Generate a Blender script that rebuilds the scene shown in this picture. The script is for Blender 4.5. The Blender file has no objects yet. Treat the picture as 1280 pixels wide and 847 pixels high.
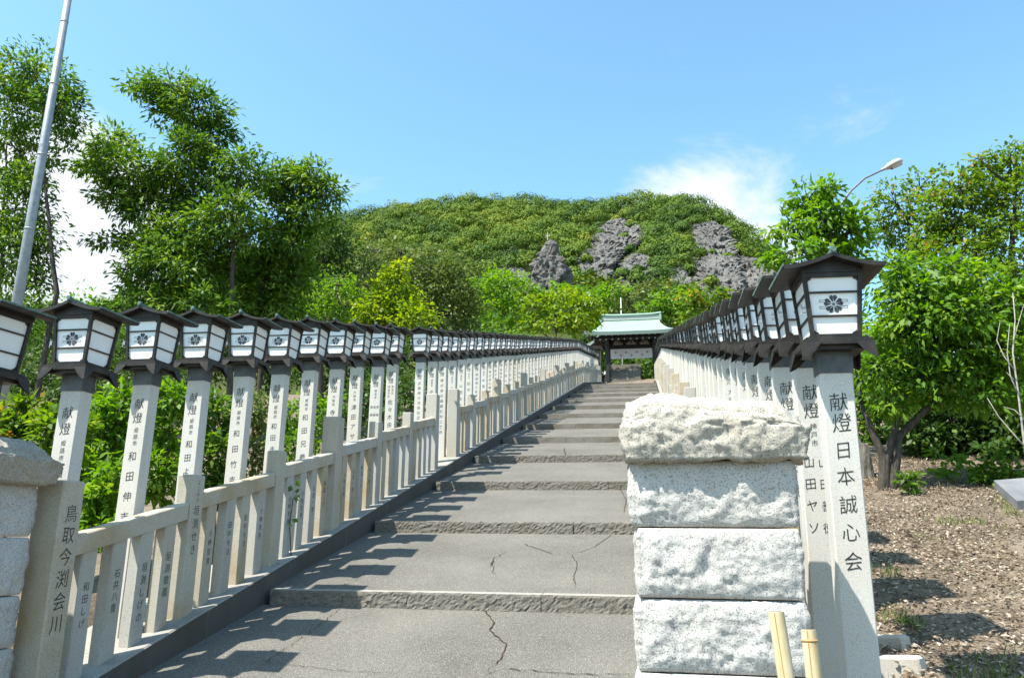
import bpy, bmesh, math, random
import numpy as np
from mathutils import Matrix, Vector, noise as mnoise

scene = bpy.context.scene
COL = scene.collection
rnd = random.Random(7)
rng = np.random.default_rng(11)

# ------------------------------------------------------------------ camera
FPX, CX, CY = 976.0, 640.0, 423.5            # focal length and centre in pixels of the 1280 px wide photograph
PITCH, YAW, ROLL = math.radians(14.0), math.radians(10.0), 0.008
CAM = np.array([0.0, 0.0, 1.5])
_f = np.array([-math.sin(YAW) * math.cos(PITCH), math.cos(YAW) * math.cos(PITCH), math.sin(PITCH)])
_r0 = np.array([math.cos(YAW), math.sin(YAW), 0.0])
_u0 = np.cross(_r0, _f)
RGT = _r0 * math.cos(ROLL) + _u0 * math.sin(ROLL)
UPV = -_r0 * math.sin(ROLL) + _u0 * math.cos(ROLL)
FWD = _f
cam_d = bpy.data.cameras.new('camera')
cam_d.sensor_width = 36.0
cam_d.lens = FPX / 1280.0 * 36.0
cam_d.clip_end = 3000.0
cam_d.clip_start = 0.05
cam = bpy.data.objects.new('camera', cam_d)
COL.objects.link(cam)
cam.matrix_world = Matrix(((RGT[0], UPV[0], -FWD[0], CAM[0]), (RGT[1], UPV[1], -FWD[1], CAM[1]),
                           (RGT[2], UPV[2], -FWD[2], CAM[2]), (0, 0, 0, 1)))
scene.camera = cam

# ------------------------------------------------------------------ sun and sky
SUND = Vector((0.70, 0.60, -1.60)).normalized()            # the way the light travels
sun_el = math.asin(-SUND.z)
sun_az = math.atan2(-SUND.x, -SUND.y)
sd = bpy.data.lights.new('sun', 'SUN')
sd.energy = 5.0
sd.angle = math.radians(0.53)
sd.color = (1.0, 0.95, 0.86)
sun = bpy.data.objects.new('sun', sd)
sun.rotation_euler = SUND.to_track_quat('-Z', 'Y').to_euler()
sun.location = (-20, -16, 40)
COL.objects.link(sun)

world = bpy.data.worlds.new('World')
scene.world = world
world.use_nodes = True
wn, wl = world.node_tree.nodes, world.node_tree.links
wn.clear()
w_out = wn.new('ShaderNodeOutputWorld')
w_bg = wn.new('ShaderNodeBackground')
sky = wn.new('ShaderNodeTexSky')
sky.sky_type = 'NISHITA'
sky.sun_disc = False
sky.sun_elevation = sun_el
sky.sun_rotation = sun_az
sky.altitude = 100
sky.air_density = 1.0
sky.dust_density = 1.0
sky.ozone_density = 0.35
w_bg.inputs['Strength'].default_value = 0.146
tc = wn.new('ShaderNodeTexCoord')
mp = wn.new('ShaderNodeMapping')
mp.inputs['Scale'].default_value = (1.0, 1.0, 2.6)
n1 = wn.new('ShaderNodeTexNoise')
n1.inputs['Scale'].default_value = 3.6
n1.inputs['Detail'].default_value = 9
n1.inputs['Roughness'].default_value = 0.64
n1.inputs['Distortion'].default_value = 0.35
wl.new(tc.outputs['Generated'], mp.inputs['Vector'])
wl.new(mp.outputs['Vector'], n1.inputs['Vector'])
sep = wn.new('ShaderNodeSeparateXYZ')
wl.new(tc.outputs['Generated'], sep.inputs[0])
low = wn.new('ShaderNodeMapRange')                         # more cloud towards the horizon, all the way round
low.inputs['From Min'].default_value = 0.62
low.inputs['From Max'].default_value = 0.22
low.inputs['To Min'].default_value = -0.17
low.inputs['To Max'].default_value = 0.09
wl.new(sep.outputs['Z'], low.inputs['Value'])
add = wn.new('ShaderNodeMath'); add.operation = 'ADD'
wl.new(n1.outputs['Fac'], add.inputs[0]); wl.new(low.outputs['Result'], add.inputs[1])
nrmv = wn.new('ShaderNodeVectorMath'); nrmv.operation = 'NORMALIZE'
wl.new(tc.outputs['Generated'], nrmv.inputs[0])
last = add
for (dx, dy, dz), ang, amt in (((0.012, 0.925, 0.378), 7.0, 0.10), ((0.09, 0.925, 0.363), 7.5, 0.11), ((0.15, 0.925, 0.345), 7.5, 0.11), ((-0.64, 0.69, 0.34), 8.5, 0.36), ((-0.63, 0.71, 0.30), 8.0, 0.3), ((0.75, 0.55, 0.3), 12, 0.2), ((-0.3, -0.9, 0.32), 14, 0.2), ((-0.9, -0.2, 0.3), 10, 0.2)):   # banks of cloud
    dt = wn.new('ShaderNodeVectorMath'); dt.operation = 'DOT_PRODUCT'
    v = Vector((dx, dy, dz)).normalized(); dt.inputs[1].default_value = v
    wl.new(nrmv.outputs[0], dt.inputs[0])
    mr = wn.new('ShaderNodeMapRange'); mr.interpolation_type = 'SMOOTHSTEP'
    mr.inputs['From Min'].default_value = math.cos(math.radians(ang)); mr.inputs['From Max'].default_value = 1.0; mr.inputs['To Max'].default_value = amt
    wl.new(dt.outputs['Value'], mr.inputs['Value'])
    ad = wn.new('ShaderNodeMath'); ad.operation = 'ADD'
    wl.new(last.outputs[0], ad.inputs[0]); wl.new(mr.outputs['Result'], ad.inputs[1])
    last = ad
ramp = wn.new('ShaderNodeMapRange')
ramp.interpolation_type = 'SMOOTHSTEP'
ramp.inputs['From Min'].default_value = 0.50
ramp.inputs['From Max'].default_value = 0.80
ramp.inputs['To Max'].default_value = 0.95
wl.new(last.outputs[0], ramp.inputs['Value'])
mixc = wn.new('ShaderNodeMix'); mixc.data_type = 'RGBA'
mixc.inputs['B'].default_value = (3.5, 3.7, 3.9, 1)
wl.new(ramp.outputs['Result'], mixc.inputs['Factor'])
tnt = wn.new('ShaderNodeMix'); tnt.data_type = 'RGBA'; tnt.blend_type = 'MULTIPLY'
tnt.inputs['Factor'].default_value = 1.0
tnt.inputs['B'].default_value = (0.84, 1.14, 1.12, 1)     # the pale cyan blue of a clear spring sky
wl.new(sky.outputs['Color'], tnt.inputs['A'])
wl.new(tnt.outputs['Result'], mixc.inputs['A'])
wl.new(mixc.outputs['Result'], w_bg.inputs['Color'])
wl.new(w_bg.outputs[0], w_out.inputs['Surface'])

scene.view_settings.view_transform = 'Standard'
scene.view_settings.look = 'None'
scene.view_settings.gamma = 1.0
scene.view_settings.use_curve_mapping = False
scene.view_settings.exposure = 1.06
scene.render.engine = 'CYCLES'
scene.cycles.use_denoising = True
scene.cycles.max_bounces = 6
scene.cycles.transparent_max_bounces = 6
scene.cycles.caustics_reflective = False
scene.cycles.caustics_refractive = False

# ------------------------------------------------------------------ helpers
def ray(x, y):
    d = FWD * FPX + RGT * (x - CX) + UPV * (CY - y)
    return d / np.linalg.norm(d)
def at(x, y, Y):                              # the point seen at a pixel, Y metres up the stairs
    d = ray(x, y)
    return CAM + d * (Y - CAM[1]) / d[1]
def px_of(p):
    d = np.asarray(p, float) - CAM
    z = d @ FWD
    return CX + FPX * (d @ RGT) / z, CY - FPX * (d @ UPV) / z
def depth_of(p):
    return float((np.asarray(p, float) - CAM) @ FWD)

def L(y):                                     # height of the line along the step noses
    if y < 43.3:
        return 1.0 + 0.239 * (y - 6.95)
    return 9.69 + 0.192 * (y - 43.3)

def setp(o, label=None, cat=None, group=None, kind=None):
    if label: o['label'] = label
    if cat: o['category'] = cat
    if group: o['group'] = group
    if kind: o['kind'] = kind
    return o
def empty(name, loc=(0, 0, 0), rz=0.0, **k):
    o = bpy.data.objects.new(name, None)
    o.empty_display_size = 0.1
    COL.objects.link(o)
    o.location = loc
    o.rotation_euler = (0, 0, rz)
    return setp(o, **k)
def link(name, me, parent=None, **k):
    o = bpy.data.objects.new(name, me)
    COL.objects.link(o)
    if parent is not None:
        o.parent = parent
    return setp(o, **k)

class MB:
    def __init__(s):
        s.v, s.f = [], []
    def add(s, vs, fs):
        b = len(s.v)
        s.v += [tuple(float(c) for c in v) for v in vs]
        s.f += [tuple(b + i for i in f) for f in fs]
        return s
    def hexa(s, p):                           # 4 bottom points, 4 top points, counter-clockwise
        return s.add(p, [(3, 2, 1, 0), (4, 5, 6, 7), (0, 1, 5, 4), (1, 2, 6, 5), (2, 3, 7, 6), (3, 0, 4, 7)])
    def box(s, x0, x1, y0, y1, z0, z1):
        return s.hexa([(x0, y0, z0), (x1, y0, z0), (x1, y1, z0), (x0, y1, z0), (x0, y0, z1), (x1, y0, z1), (x1, y1, z1), (x0, y1, z1)])
    def cbox(s, x0, x1, y0, y1, z0, z1, c=0.008, sl=0.0):   # box with chamfered uprights and top; sl = slope of the top along y
        def ring(e, z):
            a, b, d, g = x0 + e, x1 - e, y0 + e, y1 - e
            return [(a + c, d, z), (b - c, d, z), (b, d + c, z), (b, g - c, z), (b - c, g, z), (a + c, g, z), (a, g - c, z), (a, d + c, z)]
        v = ring(0, z0) + ring(0, z1 - c) + ring(c, z1)
        f = [tuple(range(7, -1, -1)), tuple(range(16, 24))]
        for k in (0, 8):
            for i in range(8):
                j = (i + 1) % 8
                f.append((k + i, k + j, k + 8 + j, k + 8 + i))
        return s.add(v, f)
    def tube(s, pts, rad, n=8, cap=True):
        pts = [Vector(p) for p in pts]
        b = len(s.v)
        ref = Vector((0.31, 0.95, 0.05))
        for i, p in enumerate(pts):
            t = (pts[min(i + 1, len(pts) - 1)] - pts[max(i - 1, 0)])
            if t.length < 1e-6: t = Vector((0, 0, 1))
            t.normalize()
            a = t.cross(ref)
            if a.length < 1e-3: a = t.cross(Vector((1, 0, 0)))
            a.normalize(); c = t.cross(a)
            for k in range(n):
                q = 2 * math.pi * k / n
                w = p + (a * math.cos(q) + c * math.sin(q)) * rad[i]
                s.v.append((w.x, w.y, w.z))
        for i in range(len(pts) - 1):
            for k in range(n):
                j = (k + 1) % n
                s.f.append((b + i * n + k, b + i * n + j, b + (i + 1) * n + j, b + (i + 1) * n + k))
        if cap:
            s.f.append(tuple(b + k for k in range(n - 1, -1, -1)))
            e = b + (len(pts) - 1) * n
            s.f.append(tuple(e + k for k in range(n)))
        return s
    def mesh(s, name, mat, smooth=False):
        me = bpy.data.meshes.new(name)
        me.from_pydata(s.v, [], s.f)
        me.materials.append(mat)
        if smooth:
            me.polygons.foreach_set('use_smooth', [True] * len(me.polygons))
        me.update()
        return me
    def build(s, name, mat, parent=None, smooth=False, **k):
        return link(name, s.mesh(name, mat, smooth), parent, **k)

# ------------------------------------------------------------------ materials
class NT:
    def __init__(s, name):
        s.m = bpy.data.materials.new(name)
        s.m.use_nodes = True
        s.n, s.l = s.m.node_tree.nodes, s.m.node_tree.links
        s.n.clear()
        s.out = s.n.new('ShaderNodeOutputMaterial')
        s.b = s.n.new('ShaderNodeBsdfPrincipled')
        s.l.new(s.b.outputs[0], s.out.inputs['Surface'])
        s._pos = None
    def pos(s):
        if s._pos is None:
            s._pos = s.n.new('ShaderNodeNewGeometry').outputs['Position']
        return s._pos
    def orand(s):
        return s.n.new('ShaderNodeObjectInfo').outputs['Random']
    def noise(s, scale, detail=3, rough=0.55, vec=None, dist=0.0):
        t = s.n.new('ShaderNodeTexNoise')
        t.inputs['Scale'].default_value = scale
        t.inputs['Detail'].default_value = detail
        t.inputs['Roughness'].default_value = rough
        t.inputs['Distortion'].default_value = dist
        s.l.new(vec or s.pos(), t.inputs['Vector'])
        return t.outputs['Fac']
    def voro(s, scale, feature='F1', vec=None, out='Distance'):
        t = s.n.new('ShaderNodeTexVoronoi')
        t.feature = feature
        t.inputs['Scale'].default_value = scale
        s.l.new(vec or s.pos(), t.inputs['Vector'])
        return t.outputs[out]
    def scaled(s, sc):
        m = s.n.new('ShaderNodeMapping')
        m.inputs['Scale'].default_value = sc
        s.l.new(s.pos(), m.inputs['Vector'])
        return m.outputs[0]
    def ramp(s, fac, stops):
        r = s.n.new('ShaderNodeValToRGB')
        el = r.color_ramp.elements
        el[0].position, el[0].color = stops[0][0], (*stops[0][1], 1)
        el[1].position, el[1].color = stops[-1][0], (*stops[-1][1], 1)
        for p, c in stops[1:-1]:
            e = el.new(p); e.color = (*c, 1)
        s.l.new(fac, r.inputs[0])
        return r.outputs['Color']
    def rng(s, fac, a, b, c=0.0, d=1.0):
        m = s.n.new('ShaderNodeMapRange')
        for k, v in (('From Min', a), ('From Max', b), ('To Min', c), ('To Max', d)):
            m.inputs[k].default_value = v
        s.l.new(fac, m.inputs['Value'])
        return m.outputs['Result']
    def mix(s, fac, a, b, mode='MIX'):
        m = s.n.new('ShaderNodeMix')
        m.data_type = 'RGBA'; m.blend_type = mode
        for sock, v in (('Factor', fac), ('A', a), ('B', b)):
            if isinstance(v, (int, float)): m.inputs[sock].default_value = v
            elif isinstance(v, tuple): m.inputs[sock].default_value = (*v, 1)
            else: s.l.new(v, m.inputs[sock])
        return m.outputs['Result']
    def color(s, c):
        if isinstance(c, tuple): s.b.inputs['Base Color'].default_value = (*c, 1)
        else: s.l.new(c, s.b.inputs['Base Color'])
        return s
    def surf(s, rough=0.8, metal=0.0, spec=0.3):
        s.b.inputs['Roughness'].default_value = rough
        s.b.inputs['Metallic'].default_value = metal
        s.b.inputs['Specular IOR Level'].default_value = spec
        return s
    def bump(s, h, strength=0.3, dist=0.01):
        b = s.n.new('ShaderNodeBump')
        b.inputs['Strength'].default_value = strength
        b.inputs['Distance'].default_value = dist
        s.l.new(h, b.inputs['Height'])
        s.l.new(b.outputs[0], s.b.inputs['Normal'])
        return s

def granite(name, base, dark, warm, warm_amt, sp=170.0, rough=0.8, bump=0.25, spt=0.58):
    t = NT(name)
    fine = t.noise(sp, 2, 0.6)
    spk = t.rng(fine, spt, spt + 0.08)
    med = t.noise(sp * 0.45, 2, 0.5)
    big = t.noise(1.7, 5, 0.62)
    c = t.mix(t.rng(med, 0.35, 0.7, 0, 0.45), base, tuple(min(1, v * 1.18) for v in base))
    c = t.mix(t.rng(big, 0.46, 0.72, 0, warm_amt), c, warm)
    streak = t.noise(1.0, 4, 0.6, vec=t.scaled((9, 9, 0.8)))
    c = t.mix(t.rng(streak, 0.52, 0.8, 0, 0.4), c, tuple(v * 0.62 for v in base))
    c = t.mix(t.rng(t.orand(), 0, 1, 0, 0.2), c, tuple(v * k for v, k in zip(warm, (0.95, 0.93, 0.9))))
    c = t.mix(t.mix(0.75, (0, 0, 0), spk), c, dark)
    t.color(c).surf(rough, 0, 0.25)
    t.bump(t.mix(0.5, fine, t.noise(40, 4, 0.7)), bump, 0.004)
    return t.m

M = {}
M['post'] = granite('granite_pale', (0.54, 0.525, 0.485), (0.22, 0.22, 0.22), (0.52, 0.46, 0.36), 0.4, 220)
M['fence'] = granite('granite_weathered', (0.44, 0.405, 0.335), (0.12, 0.11, 0.10), (0.38, 0.265, 0.125), 0.95, 150, 0.88, 0.5)
M['fence_b'] = granite('granite_weathered_grey', (0.43, 0.42, 0.385), (0.13, 0.13, 0.13), (0.38, 0.30, 0.19), 0.55, 150, 0.88, 0.5)
M['pier'] = granite('granite_rock_faced', (0.465, 0.455, 0.435), (0.14, 0.14, 0.145), (0.45, 0.40, 0.32), 0.35, 150, 0.85, 1.0, 0.54)
M['pier_cap'] = granite('granite_rock_faced_lichen', (0.40, 0.37, 0.315), (0.10, 0.095, 0.085), (0.24, 0.205, 0.15), 0.75, 150, 0.9, 1.0, 0.54)
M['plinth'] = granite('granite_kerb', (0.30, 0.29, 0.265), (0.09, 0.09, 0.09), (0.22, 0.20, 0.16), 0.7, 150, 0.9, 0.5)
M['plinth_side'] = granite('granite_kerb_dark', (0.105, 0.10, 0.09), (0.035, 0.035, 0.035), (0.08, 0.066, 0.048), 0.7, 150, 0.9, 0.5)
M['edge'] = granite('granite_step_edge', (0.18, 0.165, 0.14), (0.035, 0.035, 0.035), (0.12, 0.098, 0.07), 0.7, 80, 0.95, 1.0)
M['edge_top'] = granite('granite_step_top', (0.31, 0.29, 0.255), (0.08, 0.08, 0.08), (0.17, 0.145, 0.11), 0.6, 120, 0.9, 0.5)  # lighter granite colour for the upward faces of the edge stones

def asphalt():
    t = NT('worn_paving')
    fine = t.noise(150, 2, 0.65)
    med = t.noise(34, 4, 0.7)
    big = t.noise(0.85, 6, 0.62)
    lng = t.noise(2.6, 4, 0.6, vec=t.scaled((1.0, 0.35, 1.0)))
    c = t.ramp(big, [(0.3, (0.082, 0.074, 0.062)), (0.52, (0.122, 0.112, 0.094)), (0.75, (0.158, 0.145, 0.122))])
    c = t.mix(t.rng(lng, 0.42, 0.75, 0, 0.45), c, (0.10, 0.095, 0.087))
    pat = t.voro(0.55, 'F1', out='Color')
    c = t.mix(t.rng(pat, 0.3, 0.9, 0, 0.22), c, (0.085, 0.08, 0.072))
    c = t.mix(t.rng(med, 0.5, 0.8, 0, 0.35), c, (0.235, 0.225, 0.205))
    c = t.mix(t.rng(fine, 0.57, 0.64, 0, 0.8), c, (0.36, 0.35, 0.325))
    c = t.mix(t.rng(fine, 0.44, 0.36, 0, 0.8), c, (0.05, 0.047, 0.042))
    t.color(c).surf(0.9, 0, 0.2)
    t.bump(t.mix(0.4, fine, med), 0.5, 0.004)
    return t.m
M['paving'] = asphalt()
t = NT('crack_dirt'); t.color(t.ramp(t.noise(8, 2), [(0.3, (0.018, 0.016, 0.013)), (0.75, (0.085, 0.055, 0.025))])).surf(0.95, 0, 0.1); M['crack'] = t.m

def bronze():
    t = NT('aged_bronze')
    n = t.noise(9, 5, 0.65)
    c = t.ramp(n, [(0.3, (0.016, 0.014, 0.013)), (0.55, (0.032, 0.027, 0.023)), (0.72, (0.060, 0.048, 0.040))])
    pat = t.rng(t.noise(38, 4, 0.7), 0.62, 0.76, 0, 0.5)
    c = t.mix(pat, c, (0.11, 0.145, 0.13))
    t.color(c).surf(0.5, 0.35, 0.4)
    t.bump(t.noise(60, 3), 0.15, 0.003)
    return t.m
M['bronze'] = bronze()
t = NT('copper_patina_edge'); t.color(t.ramp(t.noise(14, 4, 0.6), [(0.3, (0.045, 0.085, 0.075)), (0.7, (0.15, 0.23, 0.195))])).surf(0.6, 0.1, 0.3); M['patina'] = t.m
t = NT('collar_metal'); t.color(t.ramp(t.noise(12, 4, 0.6), [(0.3, (0.055, 0.058, 0.06)), (0.62, (0.095, 0.10, 0.102)), (0.8, (0.15, 0.10, 0.06))])).surf(0.5, 0.3, 0.4); M['collar'] = t.m
t = NT('white_acrylic'); t.color(t.mix(t.rng(t.noise(7, 5, 0.7, vec=t.scaled((1, 1, 0.35))), 0.5, 0.8, 0, 0.35), t.mix(t.rng(t.orand(), 0, 1, 0, 0.35), (0.80, 0.81, 0.81), (0.68, 0.67, 0.62)), (0.45, 0.44, 0.40))).surf(0.35, 0, 0.4); M['paper'] = t.m
t = NT('black_lettering'); t.color(t.ramp(t.noise(60, 3), [(0.3, (0.012, 0.012, 0.012)), (0.8, (0.08, 0.08, 0.075))])).surf(0.8, 0, 0.2); M['ink'] = t.m
t = NT('crest_grey'); t.color(t.ramp(t.noise(50, 3), [(0.3, (0.025, 0.025, 0.03)), (0.7, (0.10, 0.10, 0.11))])).surf(0.6, 0, 0.3); M['crest'] = t.m
t = NT('galvanised_steel'); t.color(t.ramp(t.noise(6, 5, 0.7), [(0.3, (0.20, 0.225, 0.24)), (0.6, (0.31, 0.335, 0.35)), (0.75, (0.13, 0.145, 0.16))])).surf(0.5, 0.25, 0.4); M['steel'] = t.m
t = NT('lamp_head_white'); t.color((0.42, 0.42, 0.40)).surf(0.4); M['lamp'] = t.m
t = NT('lamp_lens'); t.color((0.50, 0.50, 0.46)).surf(0.2, 0, 0.6); M['lens'] = t.m
t = NT('copper_green_roof'); t.color(t.mix(t.rng(t.noise(5, 4, 0.7, vec=t.scaled((6, 1, 1))), 0.4, 0.7, 0, 0.6), (0.25, 0.37, 0.29), (0.13, 0.23, 0.185))).surf(0.65, 0.0, 0.3); M['green_roof'] = t.m
t = NT('green_roof_edge'); t.color((0.17, 0.22, 0.20)).surf(0.7); M['roof_edge'] = t.m
t = NT('ridge_wall_grey'); t.color((0.30, 0.34, 0.31)).surf(0.8); M['ridge_wall'] = t.m
t = NT('sign_grey'); t.color(t.ramp(t.noise(7, 3), [(0.3, (0.13, 0.13, 0.135)), (0.7, (0.20, 0.20, 0.20))])).surf(0.6, 0.1, 0.4); M['sign'] = t.m
t = NT('dark_timber'); t.color(t.ramp(t.noise(3, 4, 0.6, vec=t.scaled((6, 6, 1))), [(0.3, (0.012, 0.011, 0.012)), (0.7, (0.028, 0.025, 0.024))])).surf(0.6); M['timber'] = t.m
t = NT('white_plaster'); t.color((0.36, 0.355, 0.34)).surf(0.85); M['plaster'] = t.m
t = NT('white_cloth'); t.color((0.55, 0.53, 0.53)).surf(0.9); M['cloth'] = t.m
t = NT('mauve_crest'); t.color((0.36, 0.22, 0.24)).surf(0.9); M['mauve'] = t.m
t = NT('bamboo'); t.color(t.ramp(t.noise(1.2, 4, 0.6, vec=t.scaled((40, 40, 3))), [(0.25, (0.40, 0.29, 0.14)), (0.5, (0.52, 0.42, 0.25)), (0.8, (0.62, 0.55, 0.40))])).surf(0.45, 0, 0.4); M['bamboo'] = t.m
t = NT('bamboo_node'); t.color((0.36, 0.22, 0.09)).surf(0.6); M['bamboo_node'] = t.m

def bark(name, a, b):
    t = NT(name)
    n = t.noise(7, 5, 0.7, vec=t.scaled((3, 3, 0.8)))
    t.color(t.ramp(n, [(0.3, a), (0.7, b)])).surf(0.95, 0, 0.15)
    t.bump(n, 0.8, 0.03)
    return t.m
M['bark'] = bark('tree_bark', (0.03, 0.026, 0.022), (0.11, 0.095, 0.08))
M['bark_grey'] = bark('grey_bark', (0.07, 0.065, 0.055), (0.20, 0.185, 0.16))
M['bare_wood'] = bark('bleached_twig', (0.22, 0.20, 0.18), (0.42, 0.39, 0.35))

def leafmat(name, stops, trans=0.35, rough=0.5):
    t = NT(name)
    a = t.n.new('ShaderNodeAttribute'); a.attribute_name = 'tint'
    c = t.ramp(a.outputs['Fac'], stops)
    t.color(c).surf(rough, 0, 0.3)
    tr = t.n.new('ShaderNodeBsdfTranslucent')
    hs = t.n.new('ShaderNodeHueSaturation')
    hs.inputs['Hue'].default_value = 0.495
    hs.inputs['Saturation'].default_value = 1.08
    hs.inputs['Value'].default_value = 1.7
    t.l.new(c, hs.inputs['Color'])
    t.l.new(hs.outputs[0], tr.inputs['Color'])
    mx = t.n.new('ShaderNodeMixShader')
    mx.inputs[0].default_value = trans
    t.l.new(t.b.outputs[0], mx.inputs[1]); t.l.new(tr.outputs[0], mx.inputs[2])
    t.l.new(mx.outputs[0], t.out.inputs['Surface'])
    return t.m
M['leaf_mid'] = leafmat('leaf_mid_green', [(0, (0.036, 0.090, 0.012)), (0.55, (0.084, 0.170, 0.016)), (1, (0.17, 0.255, 0.030))], 0.38)
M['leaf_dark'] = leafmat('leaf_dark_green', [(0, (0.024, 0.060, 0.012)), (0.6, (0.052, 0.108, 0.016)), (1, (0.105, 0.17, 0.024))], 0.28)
M['leaf_fresh'] = leafmat('leaf_fresh_green', [(0, (0.065, 0.150, 0.012)), (0.6, (0.110, 0.225, 0.016)), (1, (0.19, 0.29, 0.030))], 0.45)
M['leaf_yellow'] = leafmat('leaf_yellow_green', [(0, (0.10, 0.19, 0.010)), (0.6, (0.19, 0.27, 0.012)), (1, (0.30, 0.35, 0.025))], 0.45)
M['leaf_maple'] = leafmat('leaf_maple_green', [(0, (0.085, 0.165, 0.010)), (0.6, (0.15, 0.24, 0.012)), (1, (0.25, 0.30, 0.022))], 0.4)
M['leaf_olive'] = leafmat('leaf_olive_green', [(0, (0.060, 0.100, 0.022)), (0.6, (0.115, 0.16, 0.032)), (1, (0.18, 0.20, 0.05))], 0.3)
M['leaf_rust'] = leafmat('leaf_green_rust_tips', [(0, (0.060, 0.120, 0.012)), (0.66, (0.125, 0.215, 0.018)), (0.88, (0.18, 0.25, 0.022)), (0.95, (0.27, 0.19, 0.03)), (1, (0.32, 0.17, 0.035))], 0.42)
M['leaf_hill'] = leafmat('leaf_hill_forest', [(0, (0.028, 0.066, 0.010)), (0.35, (0.064, 0.122, 0.010)), (0.7, (0.122, 0.178, 0.012)), (1, (0.19, 0.21, 0.022))], 0.12, 0.8)
M['litter'] = leafmat('dry_leaf_litter', [(0, (0.10, 0.070, 0.045)), (0.4, (0.24, 0.18, 0.128)), (0.8, (0.36, 0.295, 0.218)), (1, (0.46, 0.40, 0.32))], 0.1, 0.8)
M['grass'] = leafmat('grass_blade', [(0, (0.06, 0.11, 0.015)), (0.6, (0.12, 0.18, 0.03)), (1, (0.30, 0.27, 0.12))], 0.35)

def soil():
    t = NT('woodland_soil')
    n = t.noise(2.2, 6, 0.65); f = t.noise(45, 3, 0.7)
    c = t.ramp(n, [(0.3, (0.105, 0.083, 0.06)), (0.55, (0.19, 0.152, 0.112)), (0.75, (0.26, 0.215, 0.165))])
    c = t.mix(t.rng(f, 0.5, 0.7, 0, 0.6), c, (0.10, 0.075, 0.055))
    t.color(c).surf(0.95, 0, 0.1); t.bump(f, 0.8, 0.03)
    return t.m
M['soil'] = soil()
t = NT('hill_floor'); t.color(t.ramp(t.noise(0.12, 5, 0.6), [(0.3, (0.030, 0.045, 0.012)), (0.7, (0.06, 0.065, 0.022))])).surf(0.95, 0, 0.1); M['hill'] = t.m
def rockmat():
    t = NT('grey_crag')
    n = t.noise(0.35, 6, 0.7); v = t.voro(0.9, vec=t.scaled((1, 1, 0.35))); f = t.noise(2.0, 5, 0.75, vec=t.scaled((1, 1, 0.4)))
    c = t.ramp(n, [(0.3, (0.095, 0.091, 0.085)), (0.5, (0.170, 0.163, 0.151)), (0.72, (0.26, 0.248, 0.228))])
    c = t.mix(t.rng(f, 0.52, 0.7, 0, 0.7), c, (0.030, 0.028, 0.029))
    c = t.mix(t.rng(t.noise(0.22, 3), 0.58, 0.72, 0, 0.5), c, (0.13, 0.085, 0.06))
    t.color(c).surf(0.95, 0, 0.15)
    t.bump(t.mix(0.6, v, f), 1.0, 1.1)
    return t.m
M['rock'] = rockmat()

# ------------------------------------------------------------------ ground
def sm(a, b, x):
    t = min(1, max(0, (x - a) / (b - a)))
    return t * t * (3 - 2 * t)
def terr(x, y):
    if y < 2.0: b = L(2.0) + 0.08
    elif y < 64: b = L(y) + 0.08 * max(0, 1 - (y - 2) / 2)
    else: b = L(64) + 0.05 * (y - 64)
    if y > 110: b = L(64) + 0.05 * 46
    cor = sm(-4.9, -4.2, x) * (1 - sm(1.05, 1.35, x))
    side = 0.25 if x > -1.5 else 0.05
    z = b + side - 0.75 * cor * (1 if y < 60 else 0)
    if x > 1.3: z += 0.10 * min(x - 1.3, 6) * 0.35
    if x < -4.5: z -= 0.02 * min(-x - 4.5, 20)
    if x > 1.2 and y < 30:
        z += 0.06 * mnoise.noise(Vector((x * 0.9, y * 0.9, 3.0))) + 0.02 * mnoise.noise(Vector((x * 4, y * 4, 1.0)))
    return z
xs = [-900, -500, -300, -180, -110, -70, -45, -30, -22, -16, -12, -9, -7, -6, -5.4, -4.9, -4.55, -4.2, -3, -1.5, 0, 0.8, 1.05, 1.2, 1.35] + \
     [1.35 + 0.2 * i for i in range(1, 36)] + [9, 10, 12, 15, 20, 28, 40, 60, 90, 140, 220, 350, 550, 900]
ys = [-900, -400, -150, -60, -25, -10, -4, 0, 1] + [2 + 0.2 * i for i in range(0, 66)] + [15.6, 16.5, 18, 20, 23, 27, 32, 38, 43.3, 50, 57, 60, 64, 70, 80, 95, 110, 150, 220, 350, 600, 1000, 1600]
g = MB()
g.v = [(x, y, terr(x, y)) for y in ys for x in xs]
nx = len(xs)
g.f = [(j * nx + i, j * nx + i + 1, (j + 1) * nx + i + 1, (j + 1) * nx + i) for j in range(len(ys) - 1) for i in range(nx - 1)]
g.build('ground', M['soil'], smooth=True, kind='structure', label='brown soil slope strewn with dry leaves')

# ------------------------------------------------------------------ stairs
XL, XR = -3.5, 0.5
NOSE = [6.95, 9.65, 12.47, 15.35, 18.35, 21.4, 24.6, 27.9, 31.2, 34.5, 37.6, 40.5, 43.3]
RISE = 0.14
stairs = empty('stairs', kind='structure', label='long flight of shallow grey steps climbing to the gate')
def slab(y0, z0, y1, z1, th=0.3):
    return MB().hexa([(XL, y0, z0 - th), (XR, y0, z0 - th), (XR, y1, z1 - th), (XL, y1, z1 - th),
                      (XL, y0, z0), (XR, y0, z0), (XR, y1, z1), (XL, y1, z1)])
zf = L(NOSE[0]) - RISE
ZFLAT = zf - 0.19 * (NOSE[0] - 2.0)
slab(2.0, ZFLAT, NOSE[0] + 0.02, zf).build('tread', M['paving'], stairs)
MB().hexa([(-12, -12, ZFLAT - 0.3), (8, -12, ZFLAT - 0.3), (8, 2.0, ZFLAT - 0.3), (-12, 2.0, ZFLAT - 0.3),
           (-12, -12, ZFLAT), (8, -12, ZFLAT), (8, 2.0, ZFLAT), (-12, 2.0, ZFLAT)]).build('forecourt', M['paving'], kind='structure', label='flat grey paved forecourt below the stairs')
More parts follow.
